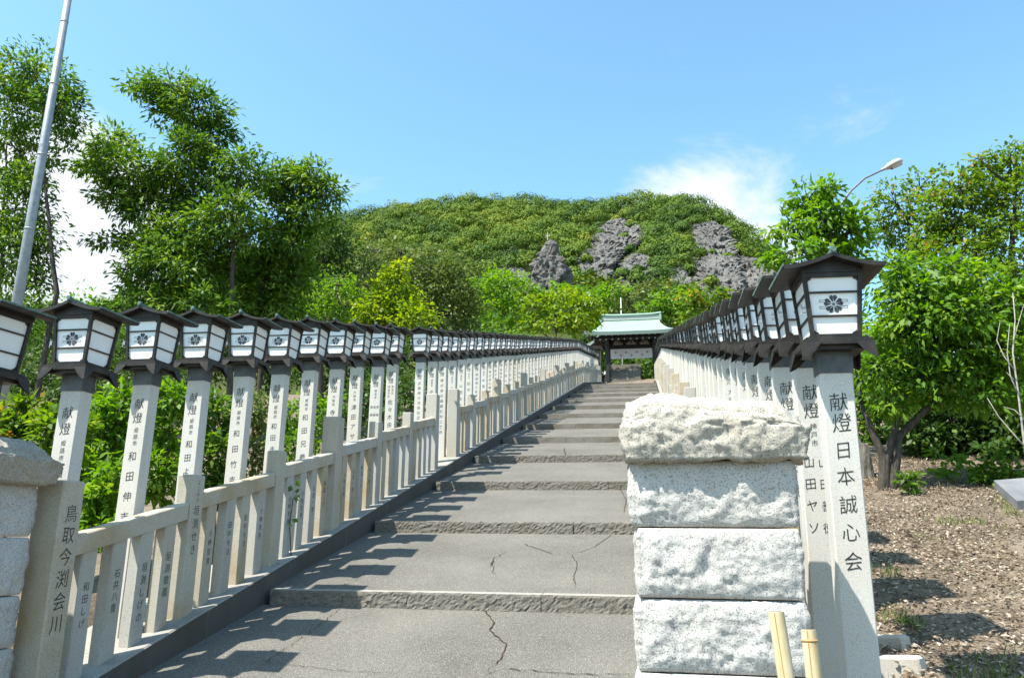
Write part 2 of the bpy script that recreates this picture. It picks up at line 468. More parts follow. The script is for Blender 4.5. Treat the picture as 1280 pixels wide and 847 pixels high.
def edge_stone(x0, x1, y, ztop, h, d, seed, nearv):
    nxs = max(4, int((x1 - x0) / nearv)); nz = 11 if nearv < 0.08 else 2
    m = MB()
    def dsp(x, z):
        return 0.007 * mnoise.noise(Vector((x * 24, z * 24, seed))) + 0.009 * mnoise.noise(Vector((x * 52, z * 52, seed + 9)))
    V = {}
    for i in range(nxs + 1):
        x = x0 + (x1 - x0) * i / nxs
        for k in range(nz + 1):
            z = ztop - h * (1 - k / nz)
            e = 0.012 if k == nz else 0.0
            V[i, k] = len(m.v)
            m.v.append((x, y + (dsp(x, z) if k < nz else 0.4 * dsp(x, z) + 0.004) , z - (0.006 * mnoise.noise(Vector((x * 18, seed, 2))) + 0.003 if k == nz else 0)))
        V[i, 'b'] = len(m.v); m.v.append((x, y + d, ztop))
        V[i, 'e'] = len(m.v); m.v.append((x, y + d, ztop - h))
    for i in range(nxs):
        for k in range(nz):
            m.f.append((V[i, k], V[i + 1, k], V[i + 1, k + 1], V[i, k + 1]))
        m.f.append((V[i, nz], V[i + 1, nz], V[i + 1, 'b'], V[i, 'b']))
        m.f.append((V[i, 'b'], V[i + 1, 'b'], V[i + 1, 'e'], V[i, 'e']))
    for i in (0, nxs):
        ring = [V[i, k] for k in range(nz + 1)] + [V[i, 'b'], V[i, 'e']]
        m.f.append(tuple(ring if i == 0 else ring[::-1]))
    return m
for i, y in enumerate(NOSE):
    zt = L(y)
    y2 = NOSE[i + 1] if i + 1 < len(NOSE) else 64.6
    z2 = (L(y2) - RISE) if i + 1 < len(NOSE) else zt + 0.19 * (y2 - y)
    slab(y + 0.16, zt - 0.006, y2 + 0.02, z2).build('tread', M['paving'], stairs)
    cuts = [XL + 0.06 + 0.002 * i]
    while cuts[-1] < XR - 0.9:
        cuts.append(min(XR, cuts[-1] + rnd.uniform(1.1, 1.7)))
    if cuts[-1] < XR: cuts[-1] = XR
    for a, b in zip(cuts[:-1], cuts[1:]):
        dz = rnd.uniform(-0.004, 0.004)
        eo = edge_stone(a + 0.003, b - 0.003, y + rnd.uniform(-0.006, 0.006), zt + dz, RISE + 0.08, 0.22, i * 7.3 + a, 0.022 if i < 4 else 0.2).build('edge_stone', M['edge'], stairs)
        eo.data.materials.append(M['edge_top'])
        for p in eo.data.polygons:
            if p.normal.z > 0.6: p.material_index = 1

# cracks in the treads: thin dirt-filled seams that follow the tread's slope
def tread_z(y):
    if y < NOSE[0]: return zf - 0.19 * (NOSE[0] - y)
    for i in range(len(NOSE) - 1):
        if NOSE[i] <= y < NOSE[i + 1]:
            a = L(NOSE[i]) - 0.006; b = L(NOSE[i + 1]) - RISE
            y0 = NOSE[i] + 0.16
            return a + (b - a) * (y - y0) / (NOSE[i + 1] + 0.02 - y0)
    return L(y)
def on_tread(x, yp):
    d = ray(x, yp); a, b = 2.0, 40.0
    t = 2.0
    while t < 60:
        p = CAM + d * t
        if p[2] < tread_z(p[1]): return p
        t += 0.01
    return p
def crack(pts, w, seed):
    P = [on_tread(*q) for q in pts]
    Q = []
    for a, b in zip(P[:-1], P[1:]):
        n = max(2, int(np.linalg.norm(b - a) / 0.035))
        for k in range(n): Q.append(a + (b - a) * k / n)
    Q.append(P[-1])
    m = MB()
    for k, q in enumerate(Q):
        j = 0.022
        x = q[0] + j * mnoise.noise(Vector((k * 0.5, seed, 0))); y = q[1] + j * mnoise.noise(Vector((k * 0.5, seed, 5)))
        ww = 0.72 * w * (0.55 + 0.8 * abs(mnoise.noise(Vector((k * 0.33, seed, 9))))) * min(1, (len(Q) - k) / 8 + 0.15)
        for s in (-1, 1):
            yy = y + s * ww * 0.5
            m.v.append((x + s * ww * 0.7, yy, tread_z(yy) + 0.004))
    m.f = [(2 * k, 2 * k + 1, 2 * k + 3, 2 * k + 2) for k in range(len(Q) - 1)]
    m.build('crack', M['crack'], stairs)
crack([(605, 763), (618, 778), (612, 787), (633, 806), (626, 824), (605, 842)], 0.011, 1.0)
crack([(610, 843), (625, 835), (690, 840), (740, 843), (815, 842)], 0.014, 2.0)
crack([(655, 680), (690, 692), (725, 690), (742, 684), (765, 668), (772, 660)], 0.013, 3.0)
crack([(655, 686), (632, 690), (617, 698), (612, 710)], 0.011, 4.0)
crack([(617, 700), (616, 714), (622, 722)], 0.008, 4.6)
crack([(714, 693), (722, 705), (717, 722), (720, 734)], 0.010, 5.0)
crack([(480, 590), (520, 592), (600, 590), (655, 588), (745, 586)], 0.014, 6.0)
crack([(780, 640), (783, 625), (776, 612)], 0.014, 7.0)
crack([(705, 560), (707, 572), (703, 578)], 0.02, 7.5)
crack([(325, 826), (420, 838), (500, 842)], 0.006, 8.0)
crack([(428, 758), (390, 788), (345, 818), (318, 838)], 0.006, 9.0)
crack([(470, 706), (455, 716), (440, 728)], 0.006, 9.5)

# stone plinths that carry the fences and the lantern posts
def plinth(name, x0, x1, face, label):
    root = empty(name, kind='structure', label=label)
    y = 2.4 if x0 > -1 else 3.2
    while y < 62.5:
        y2 = min(62.5, y + (1.42 if y < 43.3 else 1.9))
        if y < 43.3 < y2: y2 = 43.3
        a, b = L(y) + 0.12, L(y2) + 0.12
        e = 0.004; c = 0.012
        fx = x1 if face > 0 else x0; bx = x0 if face > 0 else x1
        ci = -c * face
        m = MB()
        pr = [(bx, 0), (fx + ci, 0), (fx, -c), (fx, -0.65), (bx, -0.65)]
        for yy, zz in ((y + e, a), (y2 - e, b)):
            m.v += [(px, yy, zz + dz) for px, dz in pr]
        for k in range(5):
            j = (k + 1) % 5
            m.f.append((k, j, 5 + j, 5 + k) if face < 0 else (k, 5 + k, 5 + j, j))
        m.f += [(0, 1, 2, 3, 4), (9, 8, 7, 6, 5)]
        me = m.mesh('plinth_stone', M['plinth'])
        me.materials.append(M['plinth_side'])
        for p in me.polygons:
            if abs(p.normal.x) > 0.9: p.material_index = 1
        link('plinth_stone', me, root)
        y = y2
plinth('kerb_left', -4.2, XL, 1, 'grey stone kerb running up the left side of the stairs')
plinth('kerb_right', XR, 1.15, -1, 'grey stone kerb running up the right side of the stairs')

# ------------------------------------------------------------------ inscriptions
_gl = {}
def glyph(ch):
    if ch not in _gl:
        cu = bpy.data.curves.new('g', 'FONT'); cu.body = ch; cu.size = 1; cu.resolution_u = 2; cu.offset = -0.0055
        o = bpy.data.objects.new('g', cu); COL.objects.link(o)
        me = bpy.data.meshes.new_from_object(o.evaluated_get(bpy.context.evaluated_depsgraph_get()))
        n = len(me.vertices); co = np.empty(n * 3); me.vertices.foreach_get('co', co)
        co = co.reshape(-1, 3)[:, :2] - np.array([0.5, 0.38])
        fs = [tuple(p.vertices) for p in me.polygons]
        bpy.data.objects.remove(o); bpy.data.curves.remove(cu); bpy.data.meshes.remove(me)
        _gl[ch] = (co, fs)
    return _gl[ch]
def inscription_mesh(items, plane):
    """items: (char, size, x, z); plane 'front' (facing -y) at y, or 'side' (facing +x) at x"""
    m = MB()
    for ch, size, x, z in items:
        co, fs = glyph(ch)
        a = rnd.uniform(-0.03, 0.03)
        q = [(x + size * (u[0] * 0.94 + a * u[1]), z + size * (u[1] + 0.10 * u[0])) for u in co]
        if plane[0] == 'front': m.add([(u, plane[1], w) for u, w in q], fs)
        else: m.add([(plane[1], u, w) for u, w in q], fs)
    return m.mesh('inscription', M['ink'])

PH, PW, PD = 1.85, 0.16, 0.112                 # lantern post height above the kerb, width and depth
def col_items(chars, x, top, step, size):
    return [(c, size, x, PH - top - step * i) for i, c in enumerate(chars) if c != ' ']
def std_items(place, who, big=0.088, name=0.078, top=0.56, step=0.15):
    it = [('献', big, 0, PH - 0.155), ('燈', big, 0, PH - 0.265)]
    it += col_items(place, 0.004, 0.36, 0.05, 0.042)
    return it + col_items(who, 0, top, step, name)
LEFT_TXT = {-1: std_items('姫路市', '和田正吉'), 0: std_items('姫路市', '和田秀吉'), 1: std_items('姫路市', '和田伸吉'), 2: std_items('姫路市', '和田よし', name=0.07, step=0.115),
            3: std_items('姫路市', '和田竹吉', name=0.072, step=0.145), 4: std_items('姫路市', '和田きみ', name=0.07, step=0.12), 5: std_items('姫路市', '和田兄義'), 6: std_items('大阪市', '寺大介'),
            7: std_items('大阪市', '津田アサエ', step=0.13),
            8: std_items('姫路市', '') + [(c, 0.045, dx, PH - z) for dx in (-0.045, 0, 0.045) for c, z in (('黒', 0.60), ('磯', 0.71))] + [('次', 0.05, -0.03, PH - 0.84), ('子', 0.05, 0.03, PH - 0.90)],
            9: [('献', 0.088, 0, PH - 0.155), ('燈', 0.088, 0, PH - 0.265)] + col_items('姫路市町', -0.03, 0.36, 0.05, 0.04) + col_items('飾磨区', 0.03, 0.36, 0.05, 0.04) + col_items('佐々木由夫', 0, 0.60, 0.115, 0.085),
            11: std_items('', '兵庫県大合会社近藤建設', name=0.062, top=0.38, step=0.085)}
RIGHT_TXT = {0: [('献', 0.10, -0.002, PH - 0.155), ('燈', 0.105, 0.004, PH - 0.262)] + [(c, 0.095, 0, PH - z) for c, z in (('日', 0.40), ('本', 0.53), ('誠', 0.667), ('心', 0.80), ('会', 0.937))],
             1: std_items('神戸市', '', 0.10) + col_items('山田ヤソ', -0.036, 0.57, 0.125, 0.072) + col_items('山田善徳', 0.044, 0.57, 0.125, 0.066),
             2: std_items('神戸市', '山本照', 0.098), 3: std_items('', '南一郎', 0.095, top=0.42, step=0.13), 4: std_items('一郡', '南一好', 0.095)}
GEN = [('姫路市', '山田文夫'), ('神戸市', '西山義隆家'), ('大阪市', '井上清'), ('加古川', '今田みち子'), ('高砂市', '田中工業'), ('姫路市', '小林一家'), ('明石市', '大西正春'), ('姫路市', '中島とめ')]
gen_mesh = []
for pl, who in GEN:
    gen_mesh.append(inscription_mesh(std_items(pl, who, top=0.58, step=0.14), ('front', -PD / 2 - 0.0015)))
for who in ('株式会社播磨石材工業所', '大阪市東区本町有志一同', '姫路商工会青年部一同'):
    gen_mesh.append(inscription_mesh(std_items('', who, name=0.07, top=0.39, step=0.10), ('front', -PD / 2 - 0.0015)))

# ------------------------------------------------------------------ lantern posts
post_me = MB().cbox(-PW / 2, PW / 2, -PD / 2, PD / 2, -0.25, PH, 0.006).mesh('post', M['post'])
post_side = None
Z0 = PH
collar_me = MB().cbox(-PW / 2 - 0.006, PW / 2 + 0.006, -PD / 2 - 0.006, PD / 2 + 0.006, Z0 - 0.006, Z0 + 0.125, 0.004).mesh('collar', M['collar'])
TW, TDp = 0.165, 0.158                          # tray half sizes
tr = MB().box(-TW, TW, -TDp, TDp, Z0 + 0.125, Z0 + 0.155)
tr.box(-TW + 0.03, TW - 0.03, -TDp + 0.03, TDp - 0.03, Z0 + 0.105, Z0 + 0.1248)
tr.box(-TW + 0.012, TW - 0.012, -TDp + 0.012, TDp - 0.012, Z0 + 0.1552, Z0 + 0.165)
tray_me = tr.mesh('tray', M['bronze'])
def bracket_mesh(sx, sy):
    m = MB()
    zt, e = Z0 + 0.124, 0.004
    X, Yc = sx * (TW + 0.003), sy * (TDp + 0.003)
    # two flared plates that meet at the corner
    for ax in (0, 1):
        ln = 0.085
        pr = [(0, 0.014), (ln, 0.014), (ln * 0.94, 0.0), (ln * 0.62, -0.035), (ln * 0.30, -0.062), (0.004, -0.075)]
        fl = 0.014
        pts0, pts1 = [], []
        for u, w in pr:
            o = fl * (-w / 0.075 if w < 0 else 0)
            if ax == 0:
                p = (X - sx * u + sx * o * (1 - u / ln), Yc + sy * o, zt + w)
                pts0.append(p); pts1.append((p[0], p[1] - sy * e, p[2]))
            else:
                p = (X + sx * o, Yc - sy * u + sy * o * (1 - u / ln), zt + w)
                pts0.append(p); pts1.append((p[0] - sx * e, p[1], p[2]))
        n = len(pr)
        m.add(pts0 + pts1, [tuple(range(n)), tuple(range(2 * n - 1, n - 1, -1))] + [(k, (k + 1) % n, n + (k + 1) % n, n + k) for k in range(n)])
    return m
bracket_me = [bracket_mesh(sx, sy).mesh('bracket', M['bronze_b'] if 'bronze_b' in M else M['bronze']) for sx in (-1, 1) for sy in (-1, 1)]
tray_far_me = None
mf = MB(); mf.v, mf.f = list(tr.v), list(tr.f)
for sx in (-1, 1):
    for sy in (-1, 1):
        b = bracket_mesh(sx, sy); mf.add(b.v, b.f)
tray_far_me = mf.mesh('tray', M['bronze'])

BZ0, BZ1 = Z0 + 0.165, Z0 + 0.508               # body of the lantern, wider at the top
BB, BT = 0.124, 0.149
def hw(z): return BB + (BT - BB) * (z - BZ0) / (BZ1 - BZ0)
def frame_mesh():
    m = MB()
    s = 0.021
    for sx in (-1, 1):                           # corner uprights
        for sy in (-1, 1):
            q = []
            for z in (BZ0, BZ1):
                h = hw(z)
                xa, xb = sorted((sx * h, sx * (h - s))); ya, yb = sorted((sy * h, sy * (h - s)))
                q += [(xa, ya, z), (xb, ya, z), (xb, yb, z), (xa, yb, z)]
            m.hexa(q)
    def ringbar(z0, z1, grow=0.0):
        for k in range(4):
            q = []
            for z in (z0, z1):
                h = hw(z) + grow; i = h - 0.024; w = h - s * 0.98
                c, sn = [(1, 0), (0, 1), (-1, 0), (0, -1)][k]
                for (u, v) in ((-w, -h), (w, -h), (w, -i), (-w, -i)):
                    q.append((u * c - v * sn, u * sn + v * c, z))
            m.hexa(q)
    ringbar(BZ0 + 0.0005, BZ0 + 0.020, -0.001)
    ringbar(BZ1 - 0.024, BZ1 - 0.0005, -0.001)
    for k in range(4):                            # cut corners of the paper: small gussets
        c, sn = [(1, 0), (0, 1), (-1, 0), (0, -1)][k]
        for sx in (-1, 1):
            for z, dz in ((BZ0 + 0.019, 0.024), (BZ1 - 0.023, -0.024)):
                h = hw(z) - 0.006; w = hw(z) - s * 0.9
                tri = [(sx * w, z), (sx * (w - 0.026), z), (sx * (w - 0.022), z + dz * 0.45), (sx * (w - 0.010), z + dz * 0.62), (sx * (w - 0.006), z + dz)]
                if sx * dz < 0: tri = tri[::-1]
                fr = [(u, -(hw(zz) - 0.008), zz) for u, zz in tri]; bk = [(u, -(hw(zz) - 0.018), zz) for u, zz in tri]
                pts = [(u * c - v * sn, u * sn + v * c, zz) for u, v, zz in fr + bk]
                n = 5
                m.add(pts, [tuple(range(n)), tuple(range(2 * n - 1, n - 1, -1))] + [(i, n + i, n + (i + 1) % n, (i + 1) % n) for i in range(n)])
    m.box(-BT - 0.004, BT + 0.004, -BT - 0.004, BT + 0.004, BZ1, BZ1 + 0.012)
    return m
frame_me = frame_mesh().mesh('frame', M['bronze'])
def panel_mesh(k):
    z0, z1 = BZ0 + 0.012, BZ1 - 0.014
    q0, q1 = hw(z0), hw(z1)
    c, sn = [(1, 0), (0, 1), (-1, 0), (0, -1)][k]
    m = MB(); q = []
    for z, h in ((z0, q0), (z1, q1)):
        w = h - 0.013; f = h - 0.014; b = h - 0.019
        for (u, v) in ((-w, -f), (w, -f), (w, -b), (-w, -b)):
            q.append((u * c - v * sn, u * sn + v * c, z))
    return m.hexa(q)
panel_me = [panel_mesh(k).mesh('paper_panel', M['paper']) for k in range(4)]
def bar_mesh(k, z):
    c, sn = [(1, 0), (0, 1), (-1, 0), (0, -1)][k]
    q = []
    for zz in (z - 0.0045, z + 0.0045):
        h = hw(zz); w = h - 0.0205
        for (u, v) in ((-w, -h + 0.004), (w, -h + 0.004), (w, -h + 0.0135), (-w, -h + 0.0135)):
            q.append((u * c - v * sn, u * sn + v * c, zz))
    return MB().hexa(q)
BARZ = [BZ0 + 0.115, BZ0 + 0.240]
bar_me = [[bar_mesh(k, z).mesh('bar', M['bronze']) for z in BARZ] for k in range(4)]
mf = MB()
for k in range(4):
    b = panel_mesh(k); mf.add(b.v, b.f)
panels_far_me = mf.mesh('paper_panel', M['paper'])
mf = frame_mesh()
for k in range(4):
    for z in BARZ:
        b = bar_mesh(k, z); mf.add(b.v, b.f)
frame_far_me = mf.mesh('frame', M['bronze'])

def emblem_mesh():
    m = MB()
    zc = BZ0 + 0.178
    def put(poly, off=0.0):
        n = len(poly)
        m.add([(u, -(hw(zc + v) - 0.0125 + off), zc + v) for u, v in poly], [tuple(range(n))])
    R = 0.047
    for p in range(5):
        a = math.pi / 2 + p * 2 * math.pi / 5
        prof = [(0.20, -0.05), (0.50, -0.29), (0.74, -0.43), (0.95, -0.36), (1.02, -0.14), (0.88, 0.0), (1.02, 0.14), (0.95, 0.36), (0.74, 0.43), (0.50, 0.29), (0.20, 0.05)]
        ca, sa = math.cos(a), math.sin(a)
        pts = [(R * (u * ca - v * sa), R * (u * sa + v * ca)) for u, v in prof]
        # heart-shaped petal split into two halves so that the notch stays clean
        h1 = pts[:6]; h2 = pts[5:]
        put(h1); put(h2)
        s1 = [(R * 0.17 * math.cos(a + q) * 1.0, R * 0.17 * math.sin(a + q)) for q in (-0.5, 0, 0.5)]
        put(s1 + [(0, 0)])
    for sx in (-1, 1):
        for zz in (0.017, -0.017):
            x0, x1 = 0.030, 0.070
            t = 0.0022; hh = 0.0065
            for (a, b, c, d) in ((x0, x1, zz + hh - t, zz + hh), (x0, x1, zz - hh, zz - hh + t), (x1 - t, x1, zz - hh, zz + hh)):
                q = [(sx * a, c), (sx * b, c), (sx * b, d), (sx * a, d)]
                if sx < 0: q = q[::-1]
                put(q, -0.0004)
    return m
emblem_me = emblem_mesh().mesh('emblem', M['crest'])

RZ = BZ1 + 0.012
RHW, RHD = 0.252, 0.208
def roof_meshes():
    n = 8
    zs = lambda t: 0.080 - 0.067 * (1 - (1 - t) ** 1.6) + 0.006 * t ** 4
    m = MB()
    top = [(t * RHW, zs(abs(t))) for t in [i / n - 1 for i in range(2 * n + 1)]]
    th = 0.021
    ring = [(u, z) for u, z in top] + [(u * 0.985, z - th) for u, z in top[::-1]]
    k = len(ring)
    for y in (-RHD, RHD):
        m.v += [(u, y, RZ + z) for u, z in ring]
    N = 2 * n + 1
    for i in range(k):
        j = (i + 1) % k
        m.f.append((i, j, k + j, k + i))
    for i in range(N - 1):
        m.f.append((i, k - 1 - i, k - 2 - i, i + 1)); m.f.append((k + i, k + i + 1, 2 * k - 2 - i, 2 * k - 1 - i))
    # gable boards under the roof
    gb = [(t * 0.142, min(zs(abs(t)) - th - 0.001, 0.2)) for t in (-1, -0.66, -0.33, 0, 0.33, 0.66, 1)]
    for y0, y1 in ((-0.150, -0.138), (0.138, 0.150)):
        gg = [(u, z * 1.0) for u, z in [(t * 0.142, zs(abs(t * 0.142 / RHW)) - th) for t in (-1, -0.66, -0.33, 0, 0.33, 0.66, 1)]] + [(0.142, 0.001), (-0.142, 0.001)]
        q = len(gg)
        m.add([(u, y0, RZ + z) for u, z in gg] + [(u, y1, RZ + z) for u, z in gg],
              [tuple(range(q - 1, -1, -1)), tuple(range(q, 2 * q))] + [(i, (i + 1) % q, q + (i + 1) % q, q + i) for i in range(q)])
    # eave boards closing the long sides
    for sx in (-1, 1):
        x0, x1 = sorted((sx * 0.142, sx * 0.152))
        m.box(x0, x1, -0.15, 0.15, RZ + 0.001, RZ + zs(0.56) - th)
    me = m.mesh('roof', M['bronze'])
    r = MB()
    zr = RZ + zs(0)
    r.box(-0.015, 0.015, -RHD - 0.004, RHD + 0.004, zr - 0.008, zr + 0.012)
    for y0 in (-RHD - 0.012, RHD - 0.012):
        pts = [(0.015 * math.cos(a), 0.015 * math.sin(a)) for a in [math.pi * 2 * i / 10 for i in range(10)]]
        r.add([(u, y0, zr + 0.012 + z) for u, z in pts] + [(u, y0 + 0.024, zr + 0.012 + z) for u, z in pts],
              [tuple(range(9, -1, -1)), tuple(range(10, 20))] + [(i, (i + 1) % 10, 10 + (i + 1) % 10, 10 + i) for i in range(10)])
    rm = r.mesh('ridge_cap', M['patina'])
    em = []                                      # patinated drip strips along the edges
    for sx in (-1, 1):
        x0, x1 = sorted((sx * (RHW - 0.002), sx * (RHW + 0.004)))
        em.append(MB().box(x0, x1, -RHD - 0.003, RHD + 0.003, RZ + zs(1) - 0.008, RZ + zs(1) + 0.004).mesh('drip_edge', M['patina']))
    return me, rm, em
roof_me, ridge_me, drip_me = roof_meshes()
latch_me = MB().box(-0.158, -0.142, -0.135, -0.120, Z0 + 0.30, Z0 + 0.33).box(-0.164, -0.158, -0.131, -0.124, Z0 + 0.285, Z0 + 0.345).mesh('latch', M['steel'])

def lantern(x, y, n, side, label, group, detail):
    root = empty('lantern_post', (x + rnd.uniform(-0.004, 0.004), y, L(y) + 0.12 + rnd.uniform(-0.012, 0.012)), rnd.uniform(-0.03, 0.03), label=label, cat='lantern', group=group)
    root.rotation_euler.x = rnd.uniform(-0.008, 0.008); root.rotation_euler.y = rnd.uniform(-0.009, 0.009)
    p = link('post', post_me, root)
    txt = (LEFT_TXT if side < 0 else RIGHT_TXT).get(n)
    me = inscription_mesh(txt, ('front', -PD / 2 - 0.0015)) if txt else gen_mesh[rnd.randrange(len(gen_mesh))]
    if detail > 0: link('inscription', me, p)
    link('collar', collar_me, root)
    if detail == 2:
        link('tray', tray_me, root)
        for b in bracket_me: link('bracket', b, root)
        link('frame', frame_me, root)
        for k in range(4):
            q = link('paper_panel', panel_me[k], root)
            for z in (0, 1): link('bar', bar_me[k][z], q)
            if k == 0: link('emblem', emblem_me, q)
        link('latch', latch_me, root)
    else:
        link('tray', tray_far_me, root)
        link('frame', frame_far_me, root)
        q = link('paper_panel', panels_far_me, root)
        if detail > 0: link('emblem', emblem_me, q)
    r = link('roof', roof_me, root)
    link('ridge_cap', ridge_me, r)
    for dm in drip_me: link('drip_edge', dm, r)
ORD = ['first', 'second', 'third', 'fourth', 'fifth', 'sixth', 'seventh', 'eighth', 'ninth', 'tenth', 'eleventh', 'twelfth', 'thirteenth', 'fourteenth', 'fifteenth', 'sixteenth']
for n in range(-1, 77):
    y = 4.65 + PD / 2 + 0.747 * n
    if n == 10: continue
    if n == -1: lab = 'leftmost lantern of the left row, cut off by the picture edge'
    elif n == 0: lab = 'lantern post rising behind the left stone pier, first whole lantern of the left row'
    elif n <= 9: lab = '%s whole lantern post from the left, standing behind the stone fence' % ORD[n]
    elif n == 11: lab = 'lantern post just below the gap in the left stone fence'
    elif n == 12: lab = 'lantern post in the fence gap, half hidden behind the end post'
    elif n == 13: lab = 'lantern post seen down to its foot through the fence gap'
    elif n <= 20: lab = '%s lantern post of the left row above the fence gap' % ORD[n - 14]
    else: lab = 'small distant lantern post of the left row climbing towards the gate'
    lantern(-3.888, y, n, -1, lab, 'stone lantern posts of the left row', 2 if n <= 13 else (1 if n < 45 else 0))
for n in range(0, 82):
    y = 4.16 + PD / 2 + 0.71 * n
    if n == 0: lab = 'nearest and largest lantern post of the right row, with one column of large characters'
    elif n == 1: lab = 'second lantern post of the right row, with two columns of names'
    elif n <= 9: lab = '%s lantern post of the right row counted from the big near one' % ORD[n]
    else: lab = 'small distant lantern post of the right row climbing towards the gate'
    lantern(0.95, y, n, 1, lab, 'stone lantern posts of the right row', 2 if n <= 8 else (1 if n < 40 else 0))

# ------------------------------------------------------------------ stone fences
BAY = 1.42
def base_h(y): return L(y) + 0.12
bal_x0, bal_x1 = -0.10, -0.012                   # measured from the fence face towards the outside
bal_meshes = [MB().cbox(bal_x0, bal_x1, -0.071, 0.071, -0.06, 0.90, 0.007).mesh('baluster', mm) for mm in (M['fence'], M['fence_b'])]
sp_me = [MB().cbox(-0.125, 0.012, -0.085, 0.085, -0.06, 1.08, 0.008).mesh('post', mm) for mm in (M['fence'], M['fence_b'])]
tp_me = [MB().cbox(-0.165, 0.03, -0.095, 0.095, -0.06, 1.28, 0.010).mesh('post', mm) for mm in (M['fence'], M['fence_b'])]
def rail_mesh(len_, mm, sx):
    m = MB(); c = 0.008; s = 0.205
    pr = [(-0.112, -0.125), (0.0, -0.125), (0.0, -c), (-c, 0.0), (-0.112 + c, 0.0), (-0.112, -c)]
    for y in (0.0, len_):
        m.v += [(sx * u, y, z + s * y) for u, z in pr]
    k = 6
    for i in range(k):
        j = (i + 1) % k
        m.f.append((i, j, k + j, k + i) if sx > 0 else (i, k + i, k + j, j))
    m.f += [tuple(range(k - 1, -1, -1)) if sx > 0 else tuple(range(k)), tuple(range(k, 2 * k)) if sx > 0 else tuple(range(2 * k - 1, k - 1, -1))]
    return m.mesh('rail', mm)
def side_text(chars, x, top, step, size):
    return inscription_mesh([(c, size, 0.0, top - step * i) for i, c in enumerate(chars)], ('side', x))
def fence(name, label, xf, sgn, y0, nbays, first_tall, text=False):
    """xf: the face that looks onto the stairs; sgn +1 when that face looks towards +x"""
    root = empty(name, (xf, y0, base_h(y0)), label=label, cat='fence', group='stone fences beside the stairs')
    def loc(y): return (0, y - y0, base_h(y) - base_h(y0))
    def put(nm, me, y, flip=False):
        o = link(nm, me, root); o.location = loc(y)
        o.rotation_euler = (rnd.uniform(-.006, .006), rnd.uniform(-.006, .006), (0 if sgn > 0 else math.pi) + rnd.uniform(-.02, .02))
        return o
    rails = [rail_mesh(BAY - 0.19, mm, 1) for mm in (M['fence'], M['fence_b'])]
    gens = [side_text(w, -0.0105, 0.66, 0.075, 0.062) for w in ('和田しげ', '山田一郎', '小林安男', '石井八重', '田中キヨ')]
    for b in range(nbays + 1):
        y = y0 + b * BAY
        tall = (b % 3 == first_tall) or b in (0, nbays)
        o = put('post', (tp_me if tall else sp_me)[rnd.random() < 0.45], y)
        if text and b == 0: link('inscription', side_text('鳥取今渕会川', 0.0315, 1.08, 0.13, 0.115), o)
        if text and b == 1:
            link('inscription', side_text('垣渕せき', 0.0135, 0.80, 0.10, 0.085), o)
            link('inscription', side_text('よこはま', 0.0135, 1.02, 0.045, 0.04), o)
        if b == nbays: break
        r = link('rail', rails[rnd.random() < 0.5], root)
        q = loc(y + 0.095)
        r.location = (0, q[1], base_h(y) - base_h(y0) + 0.925 + 0.02 + rnd.uniform(-.006, .006))
        if sgn < 0: r.scale = (-1, 1, 1)
        for k in range(1, 5):
            yy = y + BAY * k / 5 + rnd.uniform(-.008, .008)
            o = put('baluster', bal_meshes[rnd.random() < 0.5], yy)
            o.location.z = o.location.z - 0.10 + 0.0
            if text:
                w = {(0, 3): '垣渕しげの', (0, 4): '垣渕敬義'}.get((b, k))
                if w: link('inscription', side_text(w, -0.0105, 0.62, 0.085, 0.072), o)
                elif b < 4: link('inscription', gens[rnd.randrange(5)], o)
fence('stone_fence', 'weathered stone fence along the lower left side of the stairs, below the gap', -3.6, 1, 4.45, 6, 0, True)
fence('stone_fence', 'long stone fence on the left side of the stairs, above the gap', -3.6, 1, 14.43, 33, 0)
fence('stone_fence', 'stone fence on the right of the stairs, hidden behind the near granite pier', 0.62, -1, 4.60, 6, 0)
fence('stone_fence', 'pale stone fence on the right of the stairs, stepping up to the gate', 0.62, -1, 15.0, 32, 0)

